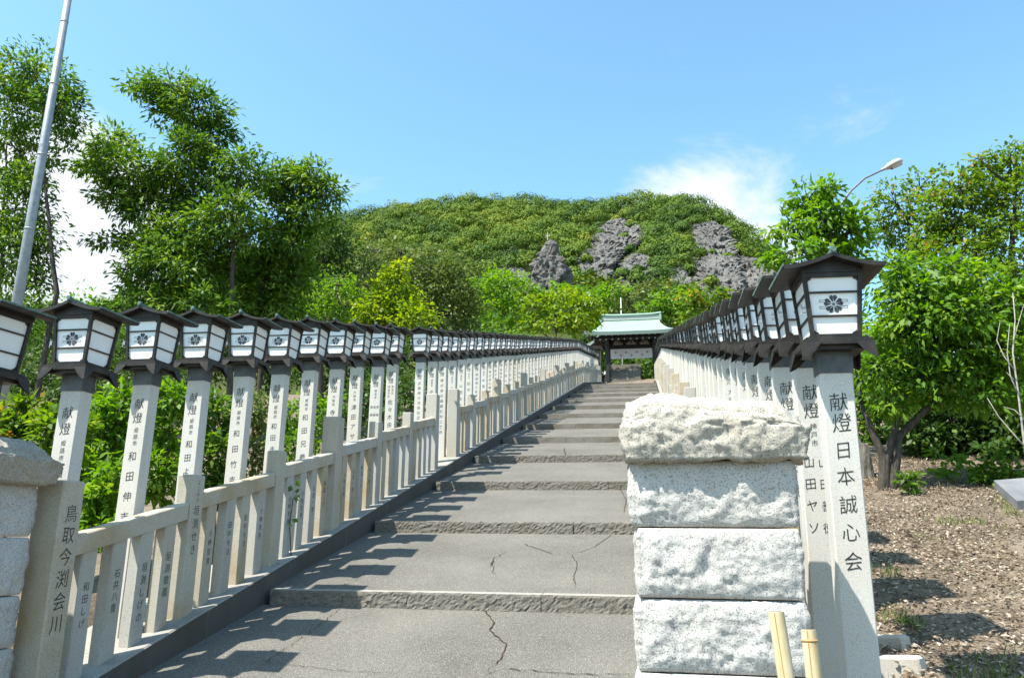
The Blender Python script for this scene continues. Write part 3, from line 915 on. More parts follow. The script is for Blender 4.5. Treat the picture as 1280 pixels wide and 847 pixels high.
# ------------------------------------------------------------------ granite piers
def rough_block(w, d, h, seed, amp, cell=0.0095, bulge=0.03, cap=False):
    n = (max(8, int(w / cell)), max(8, int(d / cell)), max(6, int(h / cell)))
    S = Vector((w / 2, d / 2, h / 2))
    idx, V, F = {}, [], []
    so = Vector((seed * 3.1, -seed * 1.7, seed))
    def facet(p, sc):
        dd, pp = mnoise.voronoi(p * sc)
        c = pp[0]
        g_ = mnoise.noise_vector(c * 5.37 + Vector((1.3, 7.7, 3.1)))
        return (p * sc - c).dot(g_) * min(1.0, (dd[1] - dd[0]) * 3.5)
    def vert(i, j, k):
        key = (i, j, k)
        if key in idx: return idx[key]
        p = Vector((2 * i / n[0] - 1, 2 * j / n[1] - 1, 2 * k / n[2] - 1))
        q = Vector((p.x * S.x, p.y * S.y, p.z * S.z))
        nrm = Vector((0, 0, 0)); ee = 1.0
        for a in range(3):
            if abs(p[a]) > 0.9999: nrm[a] = 1 if p[a] > 0 else -1
            else:
                dist = (1 - abs(p[a])) * S[a]
                ee *= min(1.0, dist / 0.05) ** 0.55
        flat = abs(nrm.z) > 0.5 and not cap
        inner = flat and nrm.x == 0 and nrm.y == 0
        if not inner:
            if flat: nrm.z = 0; ee = 0
            nrm.normalize()
            s_ = q + so
            kk = amp * (1.7 * facet(s_, 7.0) + 0.9 * facet(s_ + Vector((5, 5, 5)), 17.0) + 0.8 * facet(s_ + Vector((9, 2, 5)), 40.0) + 0.5 * mnoise.fractal(s_ * 7.0, 1.0, 2.0, 3))
            q = q + nrm * (kk * (0.30 + 0.70 * ee) + bulge * ee + 0.2 * amp * mnoise.noise(s_ * 70.0))
            if cap:
                e = 0.0
                if p.z > 0: e = max(0, abs(p.x) - 0.72) / 0.28 * 0.5 + max(0, abs(p.y) - 0.7) / 0.3 * 0.5
                q.z -= e * p.z * 0.09 + (0.035 * p.x * p.z if p.z > 0 else 0)
                if p.z > 0: q.x *= 1 - 0.06 * p.z; q.y *= 1 - 0.07 * p.z
                if p.z < 0: q.x *= 1 + 0.05 * p.z
        idx[key] = len(V); V.append(tuple(q))
        return idx[key]
    for ax in range(3):
        u, v = [(1, 2), (2, 0), (0, 1)][ax]
        for side in (0, n[ax]):
            for a in range(n[u]):
                for b in range(n[v]):
                    quad = []
                    for da, db in ((0, 0), (1, 0), (1, 1), (0, 1)):
                        c = [0, 0, 0]; c[ax] = side; c[u] = a + da; c[v] = b + db
                        quad.append(vert(*c))
                    F.append(tuple(quad if side else quad[::-1]))
    me = bpy.data.meshes.new('stone_block')
    me.from_pydata(V, [], F)
    me.polygons.foreach_set('use_smooth', [True] * len(me.polygons)); me.update()
    return me
def pier(label, x0, x1, y0, y1, ztops, cap, seed, zbot, capdx=0.0):
    cx, cy = (x0 + x1) / 2, (y0 + y1) / 2
    root = empty('stone_pier', (cx, cy, zbot), label=label, cat='stone pier', group='rock-faced granite piers at the foot of the stairs')
    z = zbot
    for i, zt in enumerate(ztops):
        h = zt - z - 0.006
        me = rough_block(x1 - x0 + rnd.uniform(-.01, .01), y1 - y0, h, seed + i * 2.3, 0.017, 0.0085, 0.018)
        me.materials.append(M['pier'])
        o = link('stone_block', me, root)
        o.location = (rnd.uniform(-.006, .006), rnd.uniform(-.006, .006), (z + zt) / 2 - zbot)
        z = zt
    me = rough_block(x1 - x0 + 0.10, y1 - y0 + 0.10, cap, seed + 31, 0.026, 0.0095, 0.016, True)
    me.materials.append(M['pier_cap'])
    o = link('cap_stone', me, root)
    o.location = (capdx, 0, z + cap / 2 + 0.004 - zbot)
zs_ = [0.98, 1.256, 1.53, 1.80]
pier('nearest rock-faced granite pier at the right foot of the stairs, with a rough overhanging cap', -0.065, 0.565, 3.32, 3.92, [0.16, 0.43, 0.705] + zs_, 0.25, 4.0, -0.13, 0.012)
pier('shaded granite pier at the left picture edge with a rough cap stone', -4.32, -3.68, 3.62, 4.24, [0.22, 0.52, 0.84, 1.13, 1.46, 1.77], 0.25, 9.0, -0.08, 0.07)

# ------------------------------------------------------------------ bamboo poles
def bamboo(label, p0, p1, r, nodes):
    root = empty('bamboo_pole', tuple(p0), label=label, cat='bamboo', group='cut bamboo poles in front of the near pier')
    a, b = Vector(p0), Vector(p1)
    d = b - a; m = MB(); pts = []; rad = []
    n = 40
    for i in range(n + 1):
        t = i / n
        pts.append(d * t); k = min(abs(t - q) for q in nodes)
        rad.append(r * (1 - 0.06 * t) * (1 + 0.05 * math.exp(-(k / 0.012) ** 2)))
    m.tube(pts, rad, 20, False)
    m.build('culm', M['bamboo'], root, True)
    rr = rad[-1]
    sv = Vector((-0.35, -0.94, 0.0)).normalized()
    MB().tube([d * t_ + sv * (r * (1 - 0.06 * t_) * 1.0) for t_ in (0.1, 0.4, 0.7, 1.0)], [0.0007, 0.0011, 0.0013, 0.0016], 5).build('split', M['bamboo_node'], root)
    w = MB(); dn = d.normalized()
    w.tube([d - dn * 0.001, d + dn * 0.002], [rr * 0.99, rr * 0.97], 20).build('cut_end', M['bamboo'], root)
    MB().tube([d + dn * 0.0021, d + dn * 0.0030], [rr * 0.62, rr * 0.60], 16).build('hollow', M['crack'], root)
    for q in nodes:
        MB().tube([d * q - dn * 0.004, d * q, d * q + dn * 0.004], [r * 0.99, r * 1.075, r * 0.99], 20).build('node', M['bamboo_node'], root, True)
bamboo('left and taller of two cut bamboo poles, pale cream, before the granite pier', at(1004, 980, 2.38), at(970, 765, 2.42), 0.0235, [0.2, 0.55])
bamboo('right and shorter of two cut bamboo poles, yellow with a ring near its top', at(1034, 990, 2.5), at(1010.5, 787, 2.54), 0.0235, [0.30, 0.93])

# ------------------------------------------------------------------ shrine gate
GY = 65.0
GX0, GX1 = -3.15, 0.72                           # pillar centres
GXC = (GX0 + GX1) / 2 + 0.0
GZ = 13.78
gate = empty('shrine_gate', (GXC, GY, GZ), label='dark timber shrine gate with a pale green copper roof at the top of the stairs', cat='gate')
hwid = (GX1 - GX0) / 2
def G(m, name, mat, parent=None, smooth=False): return m.build(name, mat, parent or gate, smooth)
for sx in (-1, 1):
    G(MB().cbox(sx * hwid - 0.2, sx * hwid + 0.2, -0.2, 0.2, 0.12, 3.75, 0.03), 'pillar', M['timber'])
    G(MB().cbox(sx * hwid - 0.27, sx * hwid + 0.27, -0.27, 0.27, -0.2, 0.13, 0.03), 'pillar_base', M['plinth'])
    for yy in (-1.3, 1.3):
        G(MB().cbox(sx * hwid - 0.13, sx * hwid + 0.13, yy - 0.13, yy + 0.13, -0.1, 3.3, 0.02), 'side_pillar', M['timber'])
    G(MB().box(sx * hwid - 0.09, sx * hwid + 0.09, -1.7, 1.7, 3.0, 3.25), 'side_beam', M['timber'])
G(MB().box(-hwid - 0.7, hwid + 0.7, -0.16, 0.16, 2.92, 3.28), 'lintel', M['timber'])
G(MB().box(-hwid - 0.9, hwid + 0.9, -0.18, 0.18, 3.72, 4.02), 'top_beam', M['timber'])
for yy in (-1.55, 1.55):
    G(MB().box(-hwid - 1.5, hwid + 1.5, yy - 0.13, yy + 0.13, 3.42, 3.66), 'eave_beam', M['timber'])
for i in range(3):
    x0 = -hwid + 0.25 + i * (2 * hwid - 0.5) / 3
    G(MB().box(x0 + 0.16, x0 + (2 * hwid - 0.5) / 3 - 0.16, -0.1, 0.1, 3.3, 3.62), 'plaster_panel', M['plaster'])
for i in range(4):
    x0 = -hwid + 0.25 + i * (2 * hwid - 0.5) / 3
    G(MB().box(x0 - 0.14, x0 + 0.14, -0.17, 0.17, 3.285, 3.5).box(x0 - 0.3, x0 + 0.3, -0.19, 0.19, 3.502, 3.715), 'bracket_block', M['timber'])
for sx in (-1, 1):
    G(MB().box(sx * hwid - 0.04, sx * hwid + 0.04, -0.28, -0.205, 3.3, 3.72), 'white_cap', M['plaster'])
G(MB().box(-hwid - 0.2, hwid + 0.2, -0.45, 0.3, -0.3, 0.05), 'threshold', M['post'])
RW, RDp = 3.95, 2.35
def groof():
    n, k = 14, 20
    m = MB()
    def prof(t):                                  # t 0 at the ridge, 1 at the eave
        return 5.55 - 1.62 * (1 - (1 - t) ** 1.75) 
    def halfw(t):
        return 2.42 + (RW - 2.42) * (t ** 1.6 if t > 0.25 else 0.5 * t ** 1.6) if t > 0 else 2.42
    V = {}
    for s in (-1, 1):
        for i in range(n + 1):
            t = i / n
            for j in range(k + 1):
                u = 2 * j / k - 1
                up = 0.16 * abs(u) ** 4 * t
                V[s, i, j] = len(m.v); m.v.append((halfw(t) * u, s * RDp * t, prof(t) + up))
                th = 0.24 * t + 0.05
                V[s, i, j, 'b'] = len(m.v); m.v.append((halfw(t) * u * 0.985, s * RDp * t * 0.985, prof(t) + up - th))
        for i in range(n):
            for j in range(k):
                a = (V[s, i, j], V[s, i + 1, j], V[s, i + 1, j + 1], V[s, i, j + 1]); b = tuple(V[s, p, q, 'b'] for p, q in ((i, j), (i, j + 1), (i + 1, j + 1), (i + 1, j)))
                m.f += [a if s < 0 else a[::-1], b if s < 0 else b[::-1]]
            for j in (0, k):
                m.f.append((V[s, i, j], V[s, i, j, 'b'], V[s, i + 1, j, 'b'], V[s, i + 1, j]))
        for j in range(k):
            m.f.append((V[s, n, j], V[s, n, j, 'b'], V[s, n, j + 1, 'b'], V[s, n, j + 1]))
    me = m.mesh('roof', M['green_roof'], True)
    me.materials.append(M['roof_edge']); me.materials.append(M['timber'])
    for p in me.polygons:
        vi = [i % 2 for i in p.vertices]
        if all(vi): p.material_index = 2
        elif any(vi): p.material_index = 1; p.use_smooth = False
    return link('roof', me, gate)
rf = groof()
for b in range(9):
    pass
rd = MB().box(-2.42, 2.42, -0.17, 0.17, 5.45, 5.85)
rd.build('ridge_wall', M['ridge_wall'], rf)
rdm = MB()
for i in range(10):
    u0, u1 = -1 + i * 0.2, -0.8 + i * 0.2
    z0, z1 = 5.852 + 0.10 * u0 ** 4, 5.852 + 0.10 * u1 ** 4
    rdm.hexa([(u0 * 2.58, -0.26, z0), (u1 * 2.58, -0.26, z1), (u1 * 2.58, 0.26, z1), (u0 * 2.58, 0.26, z0), (u0 * 2.58, -0.22, z0 + 0.13), (u1 * 2.58, -0.22, z1 + 0.13), (u1 * 2.58, 0.22, z1 + 0.13), (u0 * 2.58, 0.22, z0 + 0.13)])
rdm.build('ridge_cap', M['green_roof'], rf)
for sx in (-1, 1):
    MB().box(sx * 2.5 - 0.09, sx * 2.5 + 0.09, -0.3, 0.3, 5.33, 5.85).build('ridge_end', M['green_roof'], rf)
raf = MB().box(-0.05, 0.05, -2.2, -0.2, 0, 0.11).mesh('rafter', M['timber'])
rft = MB().box(-0.055, 0.055, -2.215, -2.2, -0.005, 0.115).mesh('rafter_tip', M['plaster'])
raf2 = MB().box(-0.05, 0.05, -1.75, -0.2, 0, 0.11).mesh('rafter', M['timber'])
rft2 = MB().box(-0.055, 0.055, -1.765, -1.75, -0.005, 0.115).mesh('rafter_tip', M['plaster'])
for i in range(15):
    u = -3.5 + i * 0.5
    for a, b, z, tl in ((raf, rft, 3.66, 0.02), (raf2, rft2, 3.40, 0.02)):
        if a is raf2 and abs(u) > 3.1: continue
        o = link('rafter', a, rf); o.location = (u, 0, z); o.rotation_euler = (tl, 0, 0)
        link('rafter_tip', b, rf).matrix_local = o.matrix_local if False else Matrix.Translation((u, 0, z)) @ Matrix.Rotation(tl, 4, 'X')
# curtain across the opening
cur = empty('gate_curtain', (GXC, GY - 0.22, GZ + 2.05), label='white curtain with mauve crests hung under the gate lintel', cat='curtain')
cm = MB()
nxx, nzz = 40, 4
for j in range(nzz + 1):
    for i in range(nxx + 1):
        x = -hwid + 0.2 + (2 * hwid - 0.4) * i / nxx
        cm.v.append((x, -0.03 + 0.03 * math.sin(i * 1.1) * (1 - j / nzz) , 0.02 + 0.84 * j / nzz))
cm.f = [(j * (nxx + 1) + i, j * (nxx + 1) + i + 1, (j + 1) * (nxx + 1) + i + 1, (j + 1) * (nxx + 1) + i) for j in range(nzz) for i in range(nxx)]
cm.build('cloth', M['cloth'], cur, True)
for i in range(7):
    x = -hwid + 0.62 + i * 0.44
    z = 0.55 if i % 2 == 0 else 0.3
    MB().add([(x + 0.11 * math.cos(a) * (1 - 0.25 * (k % 2)), -0.085, z + 0.11 * math.sin(a) * (1 - 0.25 * (k % 2))) for k, a in enumerate([2 * math.pi * q / 10 for q in range(10)])], [tuple(range(10))]).build('crest', M['mauve'], cur)
MB().tube([(-hwid + 0.2, 0, 0.87), (hwid - 0.2, 0, 0.87)], [0.025, 0.025], 6).build('curtain_rod', M['timber'], cur)

# court behind the gate: a stone stair and a small light-roofed hall
court = empty('court_stairs', kind='structure', label='grey stone stairs seen through the gate')
for i in range(14):
    MB().box(-3.9 + 0.002 * i, -0.55, 70 + 0.45 * i, 77.0 + 0.001 * i, 13.3 + 0.20 * i, 14.55 + 0.245 * i).build('step', M['edge'], court)
hall = empty('hall', (-3.4, 86, 17.5), label='white-roofed hall glimpsed through the left of the gate opening', cat='building')
MB().box(-2.0, 2.0, -1.5, 1.5, -3.0, 1.0).build('wall', M['timber'], hall)
MB().hexa([(-2.6, -2.2, 0.9), (2.6, -2.2, 0.9), (2.6, 2.2, 0.9), (-2.6, 2.2, 0.9), (-1.8, -0.1, 2.0), (1.8, -0.1, 2.0), (1.8, 0.1, 2.0), (-1.8, 0.1, 2.0)]).build('roof', M['plaster'], hall)
# slim mast behind the gate
mp_ = at(776.5, 390, 78); tp_ = at(776.5, 369, 78)
mast = empty('mast', (mp_[0], mp_[1], 14.0), label='slim pale mast standing behind the gate roof', cat='mast')
MB().tube([(0, 0, 0), (0, 0, tp_[2] - 14.0)], [0.075, 0.06], 8).build('pole', M['lamp'], mast, True)
MB().tube([(0, 0, tp_[2] - 14.0), (0, 0, tp_[2] - 13.75)], [0.10, 0.10], 8).build('cap', M['lamp'], mast, True)
# small copper-roofed box beside the right fence
bp = at(846, 492, 24.0)
bx_ = empty('offering_box', (bp[0], bp[1], L(24) + 0.12), label='small box with a green copper roof at the foot of the right lantern posts', cat='box')
hb = bp[2] - (L(24) + 0.12)
MB().box(-0.14, 0.14, -0.14, 0.14, 0, hb + 0.12).build('body', M['timber'], bx_)
MB().hexa([(-0.24, -0.24, hb + 0.121), (0.24, -0.24, hb + 0.121), (0.24, 0.24, hb + 0.121), (-0.24, 0.24, hb + 0.121), (-0.16, -0.03, hb + 0.27), (0.16, -0.03, hb + 0.27), (0.16, 0.03, hb + 0.27), (-0.16, 0.03, hb + 0.27)]).build('roof', M['green_roof'], bx_)

# ------------------------------------------------------------------ foliage tools
def leaf_mesh(name, pos, dirs, nrms, Ls, Ws, tint, mat):
    n = len(pos)
    d = dirs / np.linalg.norm(dirs, axis=1, keepdims=True)
    s = np.cross(d, nrms); s /= np.linalg.norm(s, axis=1, keepdims=True) + 1e-9
    nn = np.cross(s, d)
    Lc, Wc = Ls[:, None], Ws[:, None]
    V = np.empty((n, 4, 3))
    V[:, 0] = pos
    V[:, 1] = pos + d * Lc * 0.48 + s * Wc * 0.5 + nn * Wc * 0.12
    V[:, 2] = pos + d * Lc - nn * Lc * 0.12
    V[:, 3] = pos + d * Lc * 0.48 - s * Wc * 0.5 + nn * Wc * 0.12
    me = bpy.data.meshes.new(name)
    me.vertices.add(n * 4); me.vertices.foreach_set('co', V.reshape(-1))
    me.loops.add(n * 4); me.loops.foreach_set('vertex_index', np.arange(n * 4, dtype=np.int32))
    me.polygons.add(n)
    me.polygons.foreach_set('loop_start', np.arange(0, n * 4, 4, dtype=np.int32))
    me.polygons.foreach_set('loop_total', np.full(n, 4, dtype=np.int32))
    me.update(calc_edges=True)
    a = me.attributes.new('tint', 'FLOAT', 'FACE')
    a.data.foreach_set('value', np.clip(tint, 0, 1).astype(np.float32))
    me.materials.append(mat)
    return me
def clumps(tips, outs, k, r, Lf, Wf, droop=0.25, up=0.8, tint_tip=0.35, flat=0.6):
    n = len(tips) * k
    P = np.repeat(tips, k, 0); O = np.repeat(outs, k, 0)
    q = rng.normal(size=(n, 3)) * np.array([1, 1, flat])
    pos = P + q * r * 0.55
    d = O * 0.7 + rng.normal(size=(n, 3)) * 0.6 + q * 0.35 + np.array([0, 0, -droop])
    nr = np.array([0, 0, up]) + rng.normal(size=(n, 3)) * 0.45 + O * 0.25
    Ls = Lf * rng.uniform(0.65, 1.25, n); Ws = Wf * rng.uniform(0.7, 1.2, n)
    tt = np.repeat(rng.normal(0, tint_tip * 0.5, len(tips)), k)
    tint = 0.5 + tt + rng.normal(0, 0.16, n)
    return pos, d, nr, Ls, Ws, tint

def tree(name, label, Y, lobes, mat, trunks, leaf=(0.16, 0.055), dens=3.6, k=14, clump_px=11, bark_='bark', cat='tree', group='trees around the stairs',
         trunk_r=0.12, branches=True, hollow=0.45, droop=0.25, up=0.8, depth_f=0.9, dspread=0.35, base_z=None, tint_tip=0.35, stems=None):
    D = depth_of(at(lobes[0][0], lobes[0][1], Y))
    mpp = D / FPX
    bx, by = trunks[0][0]
    b0 = at(bx, by, Y)
    bz = terr(b0[0], Y) if base_z is None else base_z
    root = empty(name, (b0[0], Y, bz), label=label, cat=cat, group=group)
    org = np.array([b0[0], Y, bz])
    tips, outs = [], []
    cents = []
    for lb in lobes:
        x, y, rx, ry = lb[:4]
        yoff = lb[4] if len(lb) > 4 else rng.uniform(-1, 1) * dspread * (rx + ry) / 2 * mpp * 2
        c = at(x, y, Y + yoff)
        cents.append(c)
        n = max(8, int(dens * rx * ry / 100 * 1.5))
        v = rng.normal(size=(n, 3)); v /= np.linalg.norm(v, axis=1, keepdims=True)
        rad = hollow + (1 - hollow) * rng.random(n) ** 0.6
        rad *= 1 + 0.16 * rng.normal(size=n)
        off = (v[:, :1] * RGT * rx + v[:, 1:2] * UPV * ry + v[:, 2:3] * FWD * (rx + ry) / 2 * depth_f) * mpp * rad[:, None]
        tips.append(c + off)
        o = off / (np.linalg.norm(off, axis=1, keepdims=True) + 1e-9)
        outs.append(o)
    T = np.concatenate(tips); O = np.concatenate(outs)
    # keep leaves above the ground
    gz = bz + 0.05
    T[:, 2] = np.maximum(T[:, 2], gz + 0.35 * rng.random(len(T)) ** 2)
    pos, d, nr, Ls, Ws, tint = clumps(T, O, k, clump_px * mpp, leaf[0], leaf[1], droop, up, tint_tip)
    me = leaf_mesh('crown', pos - org, d, nr, Ls, Ws, tint, mat)
    link('crown', me, root)
    m = MB()
    tops = []
    for tpts in trunks:
        P3 = [np.array([at(tpts[0][0], tpts[0][1], Y)[0], Y, bz - 0.1])] + [at(x, y, Y) for x, y in tpts[1:]]
        pts = []
        for a, b in zip(P3[:-1], P3[1:]):
            for q in range(5):
                t_ = q / 5
                pts.append(a + (b - a) * t_)
        pts.append(P3[-1])
        n = len(pts)
        pts = [p + 0.06 * trunk_r / 0.12 * np.array([mnoise.noise(Vector((i * 0.5, bx, 0))), mnoise.noise(Vector((i * 0.5, bx, 7))), 0]) for i, p in enumerate(pts)]
        rad = [trunk_r * (1 - 0.8 * i / (n - 1)) * (1.25 if i == 0 else 1) for i in range(n)]
        m.tube([p - org for p in pts], rad, 9)
        tops += pts[2:]
    if branches:
        for c, tp in zip(cents, tips):
            tl = [p for p in tops if p[2] < c[2] + 0.2] or tops[:1]
            a = min(tl, key=lambda p: np.linalg.norm(p - c) + 0.6 * abs((c[2] - p[2]) - 0.6 * np.linalg.norm((p - c)[:2])))
            ln = np.linalg.norm(c - a)
            mid = (a + c) / 2 + np.array([rng.normal() * 0.06 * ln, rng.normal() * 0.06 * ln, 0.08 * ln])
            r0 = min(trunk_r * 0.5, 0.02 + ln * 0.02)
            m.tube([a - org, (a * 0.6 + mid * 0.4) - org, mid - org, c - org], [r0, r0 * 0.8, r0 * 0.65, r0 * 0.4], 6)
            sel = rng.permutation(len(tp))[: min(len(tp), 16)]
            for i in sel:
                e = tp[i]; q = c + (e - c) * 0.5 + rng.normal(size=3) * 0.05 * np.linalg.norm(e - c)
                m.tube([c - org, q - org, e - org], [r0 * 0.38, r0 * 0.25, r0 * 0.1], 4, False)
    m.build('trunk', M[bark_], root, True)
    return root

# ------------------------------------------------------------------ hill with crags and forest
SIL = [(-400, 420), (-100, 380), (100, 392), (250, 345), (350, 303), (420, 274), (480, 264), (540, 254), (600, 251), (650, 252), (700, 255), (760, 258), (800, 252), (850, 251), (880, 260), (910, 277), (935, 294), (960, 314), (985, 335), (1010, 362), (1060, 405), (1150, 440), (1400, 470), (1800, 520)]
YR, YF = 270.0, 98.0
sil3 = [at(x, y + 4, YR) for x, y in SIL]
SX = np.array([p[0] for p in sil3]); SZ = np.array([p[2] for p in sil3])
ZB = 15.5
def hz(x, y):
    xr = x * YR / max(y, 60.0)                   # the hill widens like a fan away from the gate
    zr = float(np.interp(xr, SX, SZ))
    t = min(1.25, max(0, (y - YF) / (YR - YF)))
    if t <= 1: k = t ** 1.08
    else: k = 1 - (t - 1) * 0.8
    z = ZB + (zr - ZB) * k
    return z + 2.2 * mnoise.fractal(Vector((x * 0.02, y * 0.02, 0)), 1, 2, 3) * min(1, t * 4) * (1 if t < 0.93 else 0.4)
hm = MB()
hx = [-420 + 8 * i for i in range(106)]; hy = [96 + 6 * j for j in range(40)]
hm.v = [(x, y, hz(x, y) - (2.0 if j == 0 else 0)) for j, y in enumerate(hy) for x in hx]
hm.f = [(j * 106 + i, j * 106 + i + 1, (j + 1) * 106 + i + 1, (j + 1) * 106 + i) for j in range(39) for i in range(105)]
hm.build('hill', M['hill'], smooth=True, kind='structure', label='steep green hill behind the gate')
def hill_hit(x, y):
    d = ray(x, y); t = 99.0 / d[1]
    while t < 400:
        p = CAM + d * t
        if p[2] < hz(p[0], p[1]): return p
        t += 0.5
    return CAM + d * (YR / d[1])
ROCKS = [
    ('pointed grey rock pinnacle standing alone in the trees below the hill', [(302, 684, 693), (306, 681, 696), (312, 679, 697), (318, 675, 698), (322, 675, 699), (330, 668, 706), (345, 665, 712), (358, 664, 715), (372, 663, 717)], 0.0, 0.0),
    ('large grey rock face left of the hill centre', [(275, 766, 775), (280, 762, 783), (286, 757, 790), (292, 751, 804), (300, 744, 805), (308, 740, 800), (316, 735, 783), (325, 730, 770), (336, 727, 765), (345, 728, 762), (354, 736, 758)], 1.0, 2.0),
    ('small low rock below the central rock face', [(321, 791, 804), (326, 783, 811), (334, 778, 816), (344, 774, 818), (354, 771, 812), (364, 770, 800)], 1.0, 1.5),
    ('tall grey cliff on the right side of the hill', [(281, 880, 893), (286, 870, 899), (294, 867, 906), (304, 866, 912), (314, 867, 914), (324, 868, 917), (336, 870, 920), (350, 872, 922), (364, 878, 924), (376, 885, 926)], 1.0, 2.0),
    ('darker cliff running down the right edge of the hill', [(322, 912, 930), (328, 910, 946), (336, 910, 956), (346, 910, 966), (356, 912, 972), (368, 912, 978), (380, 914, 984)], 1.0, 1.0),
    ('small bare rock patch beside the tall cliff', [(332, 842, 850), (338, 838, 856), (346, 836, 858), (356, 838, 862), (364, 842, 866)], 1.0, 0.8),
    ('brown bare rock patch low on the left of the hill', [(334, 628, 648), (340, 622, 656), (348, 620, 660), (355, 626, 656)], 1.0, 0.4),
]
def crag(label, rows, hug, fwd, seed):
    nseg, sub = 110, 11
    rr = []
    for a, b in zip(rows[:-1], rows[1:]):
        for q in range(sub):
            t = q / sub
            rr.append([a[i] + (b[i] - a[i]) * t for i in range(3)])
    rr.append(list(rows[-1]))
    base = hill_hit((rows[-1][1] + rows[-1][2]) / 2, rows[-1][0])
    Ybase = base[1]
    root_p = base.copy()
    m = MB()
    for i, (y, x0, x1) in enumerate(rr):
        cxp = (x0 + x1) / 2
        if hug: c = hill_hit(cxp, y) - np.array([0, fwd, 0])
        else: c = at(cxp, y, Ybase - 6)
        mpp = depth_of(c) / FPX
        w = (x1 - x0) / 2 * mpp * 1.10
        dp = max(w * 0.55, 1.0) if not hug else max(min(w * 0.55, 5), 1.2)
        for k in range(nseg):
            a = 2 * math.pi * k / nseg
            ca, sa = math.cos(a), math.sin(a)
            p = c + RGT * w * ca + np.array([-math.sin(YAW), math.cos(YAW), 0]) * dp * sa
            s = Vector((p[0] * 0.55, p[1] * 0.55, p[2] * 0.16)) + Vector((seed, 0, 0))
            s2 = Vector((p[0] * 0.5, p[1] * 0.5, p[2] * 0.5))
            def fac(q_, sc):
                d_, p_ = mnoise.voronoi(q_ * sc)
                g_ = mnoise.noise_vector(p_[0] * 3.17 + Vector((seed, 2, 5)))
                return (q_ * sc - p_[0]).dot(g_) * min(1.0, (d_[1] - d_[0]) * 5)
            sq = Vector((p[0] * 1.0, p[1] * 1.0, p[2] * 0.55)) + Vector((seed, 3.0, 1.0))
            dd = 2.8 * fac(sq, 0.22) + 1.9 * fac(sq, 0.55) + 1.5 * fac(sq, 1.2) + 0.4 * mnoise.fractal(s2, 1, 2, 4)
            amp = min(1.25, 0.22 * w + 0.15)
            rad = np.array([ca * RGT[0] - sa * math.sin(YAW), ca * RGT[1] + sa * math.cos(YAW), 0.15])
            p = p + rad * dd * amp * 1.2
            m.v.append(tuple(p - root_p))
    n = len(rr)
    for i in range(n - 1):
        for k in range(nseg):
            j = (k + 1) % nseg
            m.f.append((i * nseg + k, (i + 1) * nseg + k, (i + 1) * nseg + j, i * nseg + j))
    m.f.append(tuple(range(nseg)))
    o = m.build('crag', M['rock'], None, False, label=label, cat='rock', group='grey crags on the hill')
    o.location = tuple(root_p)
    return o, Ybase
for i, (lab, rows, hug, fwd) in enumerate(ROCKS):
    o, yb = crag(lab, rows, hug, fwd, 13.7 * i)
    if i == 0:
        a = at(684.5, 304, yb - 6); b = at(684.5, 290, yb - 6)
        mk = empty('rock_marker', tuple(a), label='thin cross-shaped marker on top of the rock pinnacle', cat='marker')
        h = b[2] - a[2]
        MB().tube([(0, 0, -0.6), (0, 0, h)], [0.13, 0.10], 6).build('shaft', M['lamp'], mk)
        MB().tube([(-0.5, 0, h * 0.62), (0.5, 0, h * 0.62)], [0.09, 0.09], 6).build('crossbar', M['lamp'], mk)
def in_rock(x, y, mg=7):
    for lab, rows, _, _ in ROCKS:
        if rows[0][0] - 3 < y < rows[-1][0] + 3:
            for a, b in zip(rows[:-1], rows[1:]):
                if a[0] <= y <= b[0]:
                    t = (y - a[0]) / (b[0] - a[0])
                    if a[1] + (b[1] - a[1]) * t - mg < x < a[2] + (b[2] - a[2]) * t + mg: return True
    return False
# crowns of the hill forest
cp = []
cells = {}
tries = 0
while len(cp) < 2500 and tries < 90000:
    tries += 1
    y = rng.uniform(100, 275); x = rng.uniform(-0.92, 0.58) * y
    z = hz(x, y)
    u, v = px_of((x, y, z + 1.5))
    if u < 40 or u > 1120:
        if rng.random() > 0.06: continue
    if y > 272: continue
    if v > 405: continue
    uu, vv = px_of((x, y, z + 4.2))
    small = False
    if in_rock(u, v) or in_rock(uu, vv):
        if not (in_rock(u, v, -3) and mnoise.noise(Vector((x * 0.16, z * 0.16, 2.0))) > 0.36): continue
        y -= 4.0; z = hz(x, y + 4.0) - 0.4; small = True
    gk = (int(x // 3.6), int(y // 3.6)); rr_ = 3.2
    if any((x - a) ** 2 + (y - b) ** 2 < rr_ * rr_ for i in (-1, 0, 1) for j in (-1, 0, 1) for a, b in cells.get((gk[0] + i, gk[1] + j), ())): continue
    cells.setdefault(gk, []).append((x, y))
    cp.append((x, y, z, small))
cp = np.array(cp, float); sml = cp[:, 3] > 0.5; cp = cp[:, :3]
nC = len(cp)
KL = 300
cr = 1.6 + 3.0 * rng.random(nC) ** 1.6
cr[sml] = 1.1 + 0.7 * rng.random(int(sml.sum()))
C0 = cp + np.array([0, 0, 1.0]) * (cr * 0.55)[:, None]
dirs = rng.normal(size=(nC, KL, 3)); dirs /= np.linalg.norm(dirs, axis=2, keepdims=True)
dirs[:, :, 2] = np.abs(dirs[:, :, 2]) * 1.1 - 0.25
lump = 1 + 0.26 * np.sin(dirs[:, :, 0] * 6 + rng.uniform(0, 6, nC)[:, None]) * np.sin(dirs[:, :, 1] * 6 + rng.uniform(0, 6, nC)[:, None]) + 0.10 * rng.normal(size=(nC, KL))
pos = C0[:, None, :] + dirs * (cr[:, None] * lump)[:, :, None] * np.array([1, 1, 0.85])
tang = np.cross(dirs, rng.normal(size=(nC, KL, 3)))
nrm = dirs * 1.3 + rng.normal(size=(nC, KL, 3)) * 0.33 + np.array([0, 0, 0.15])
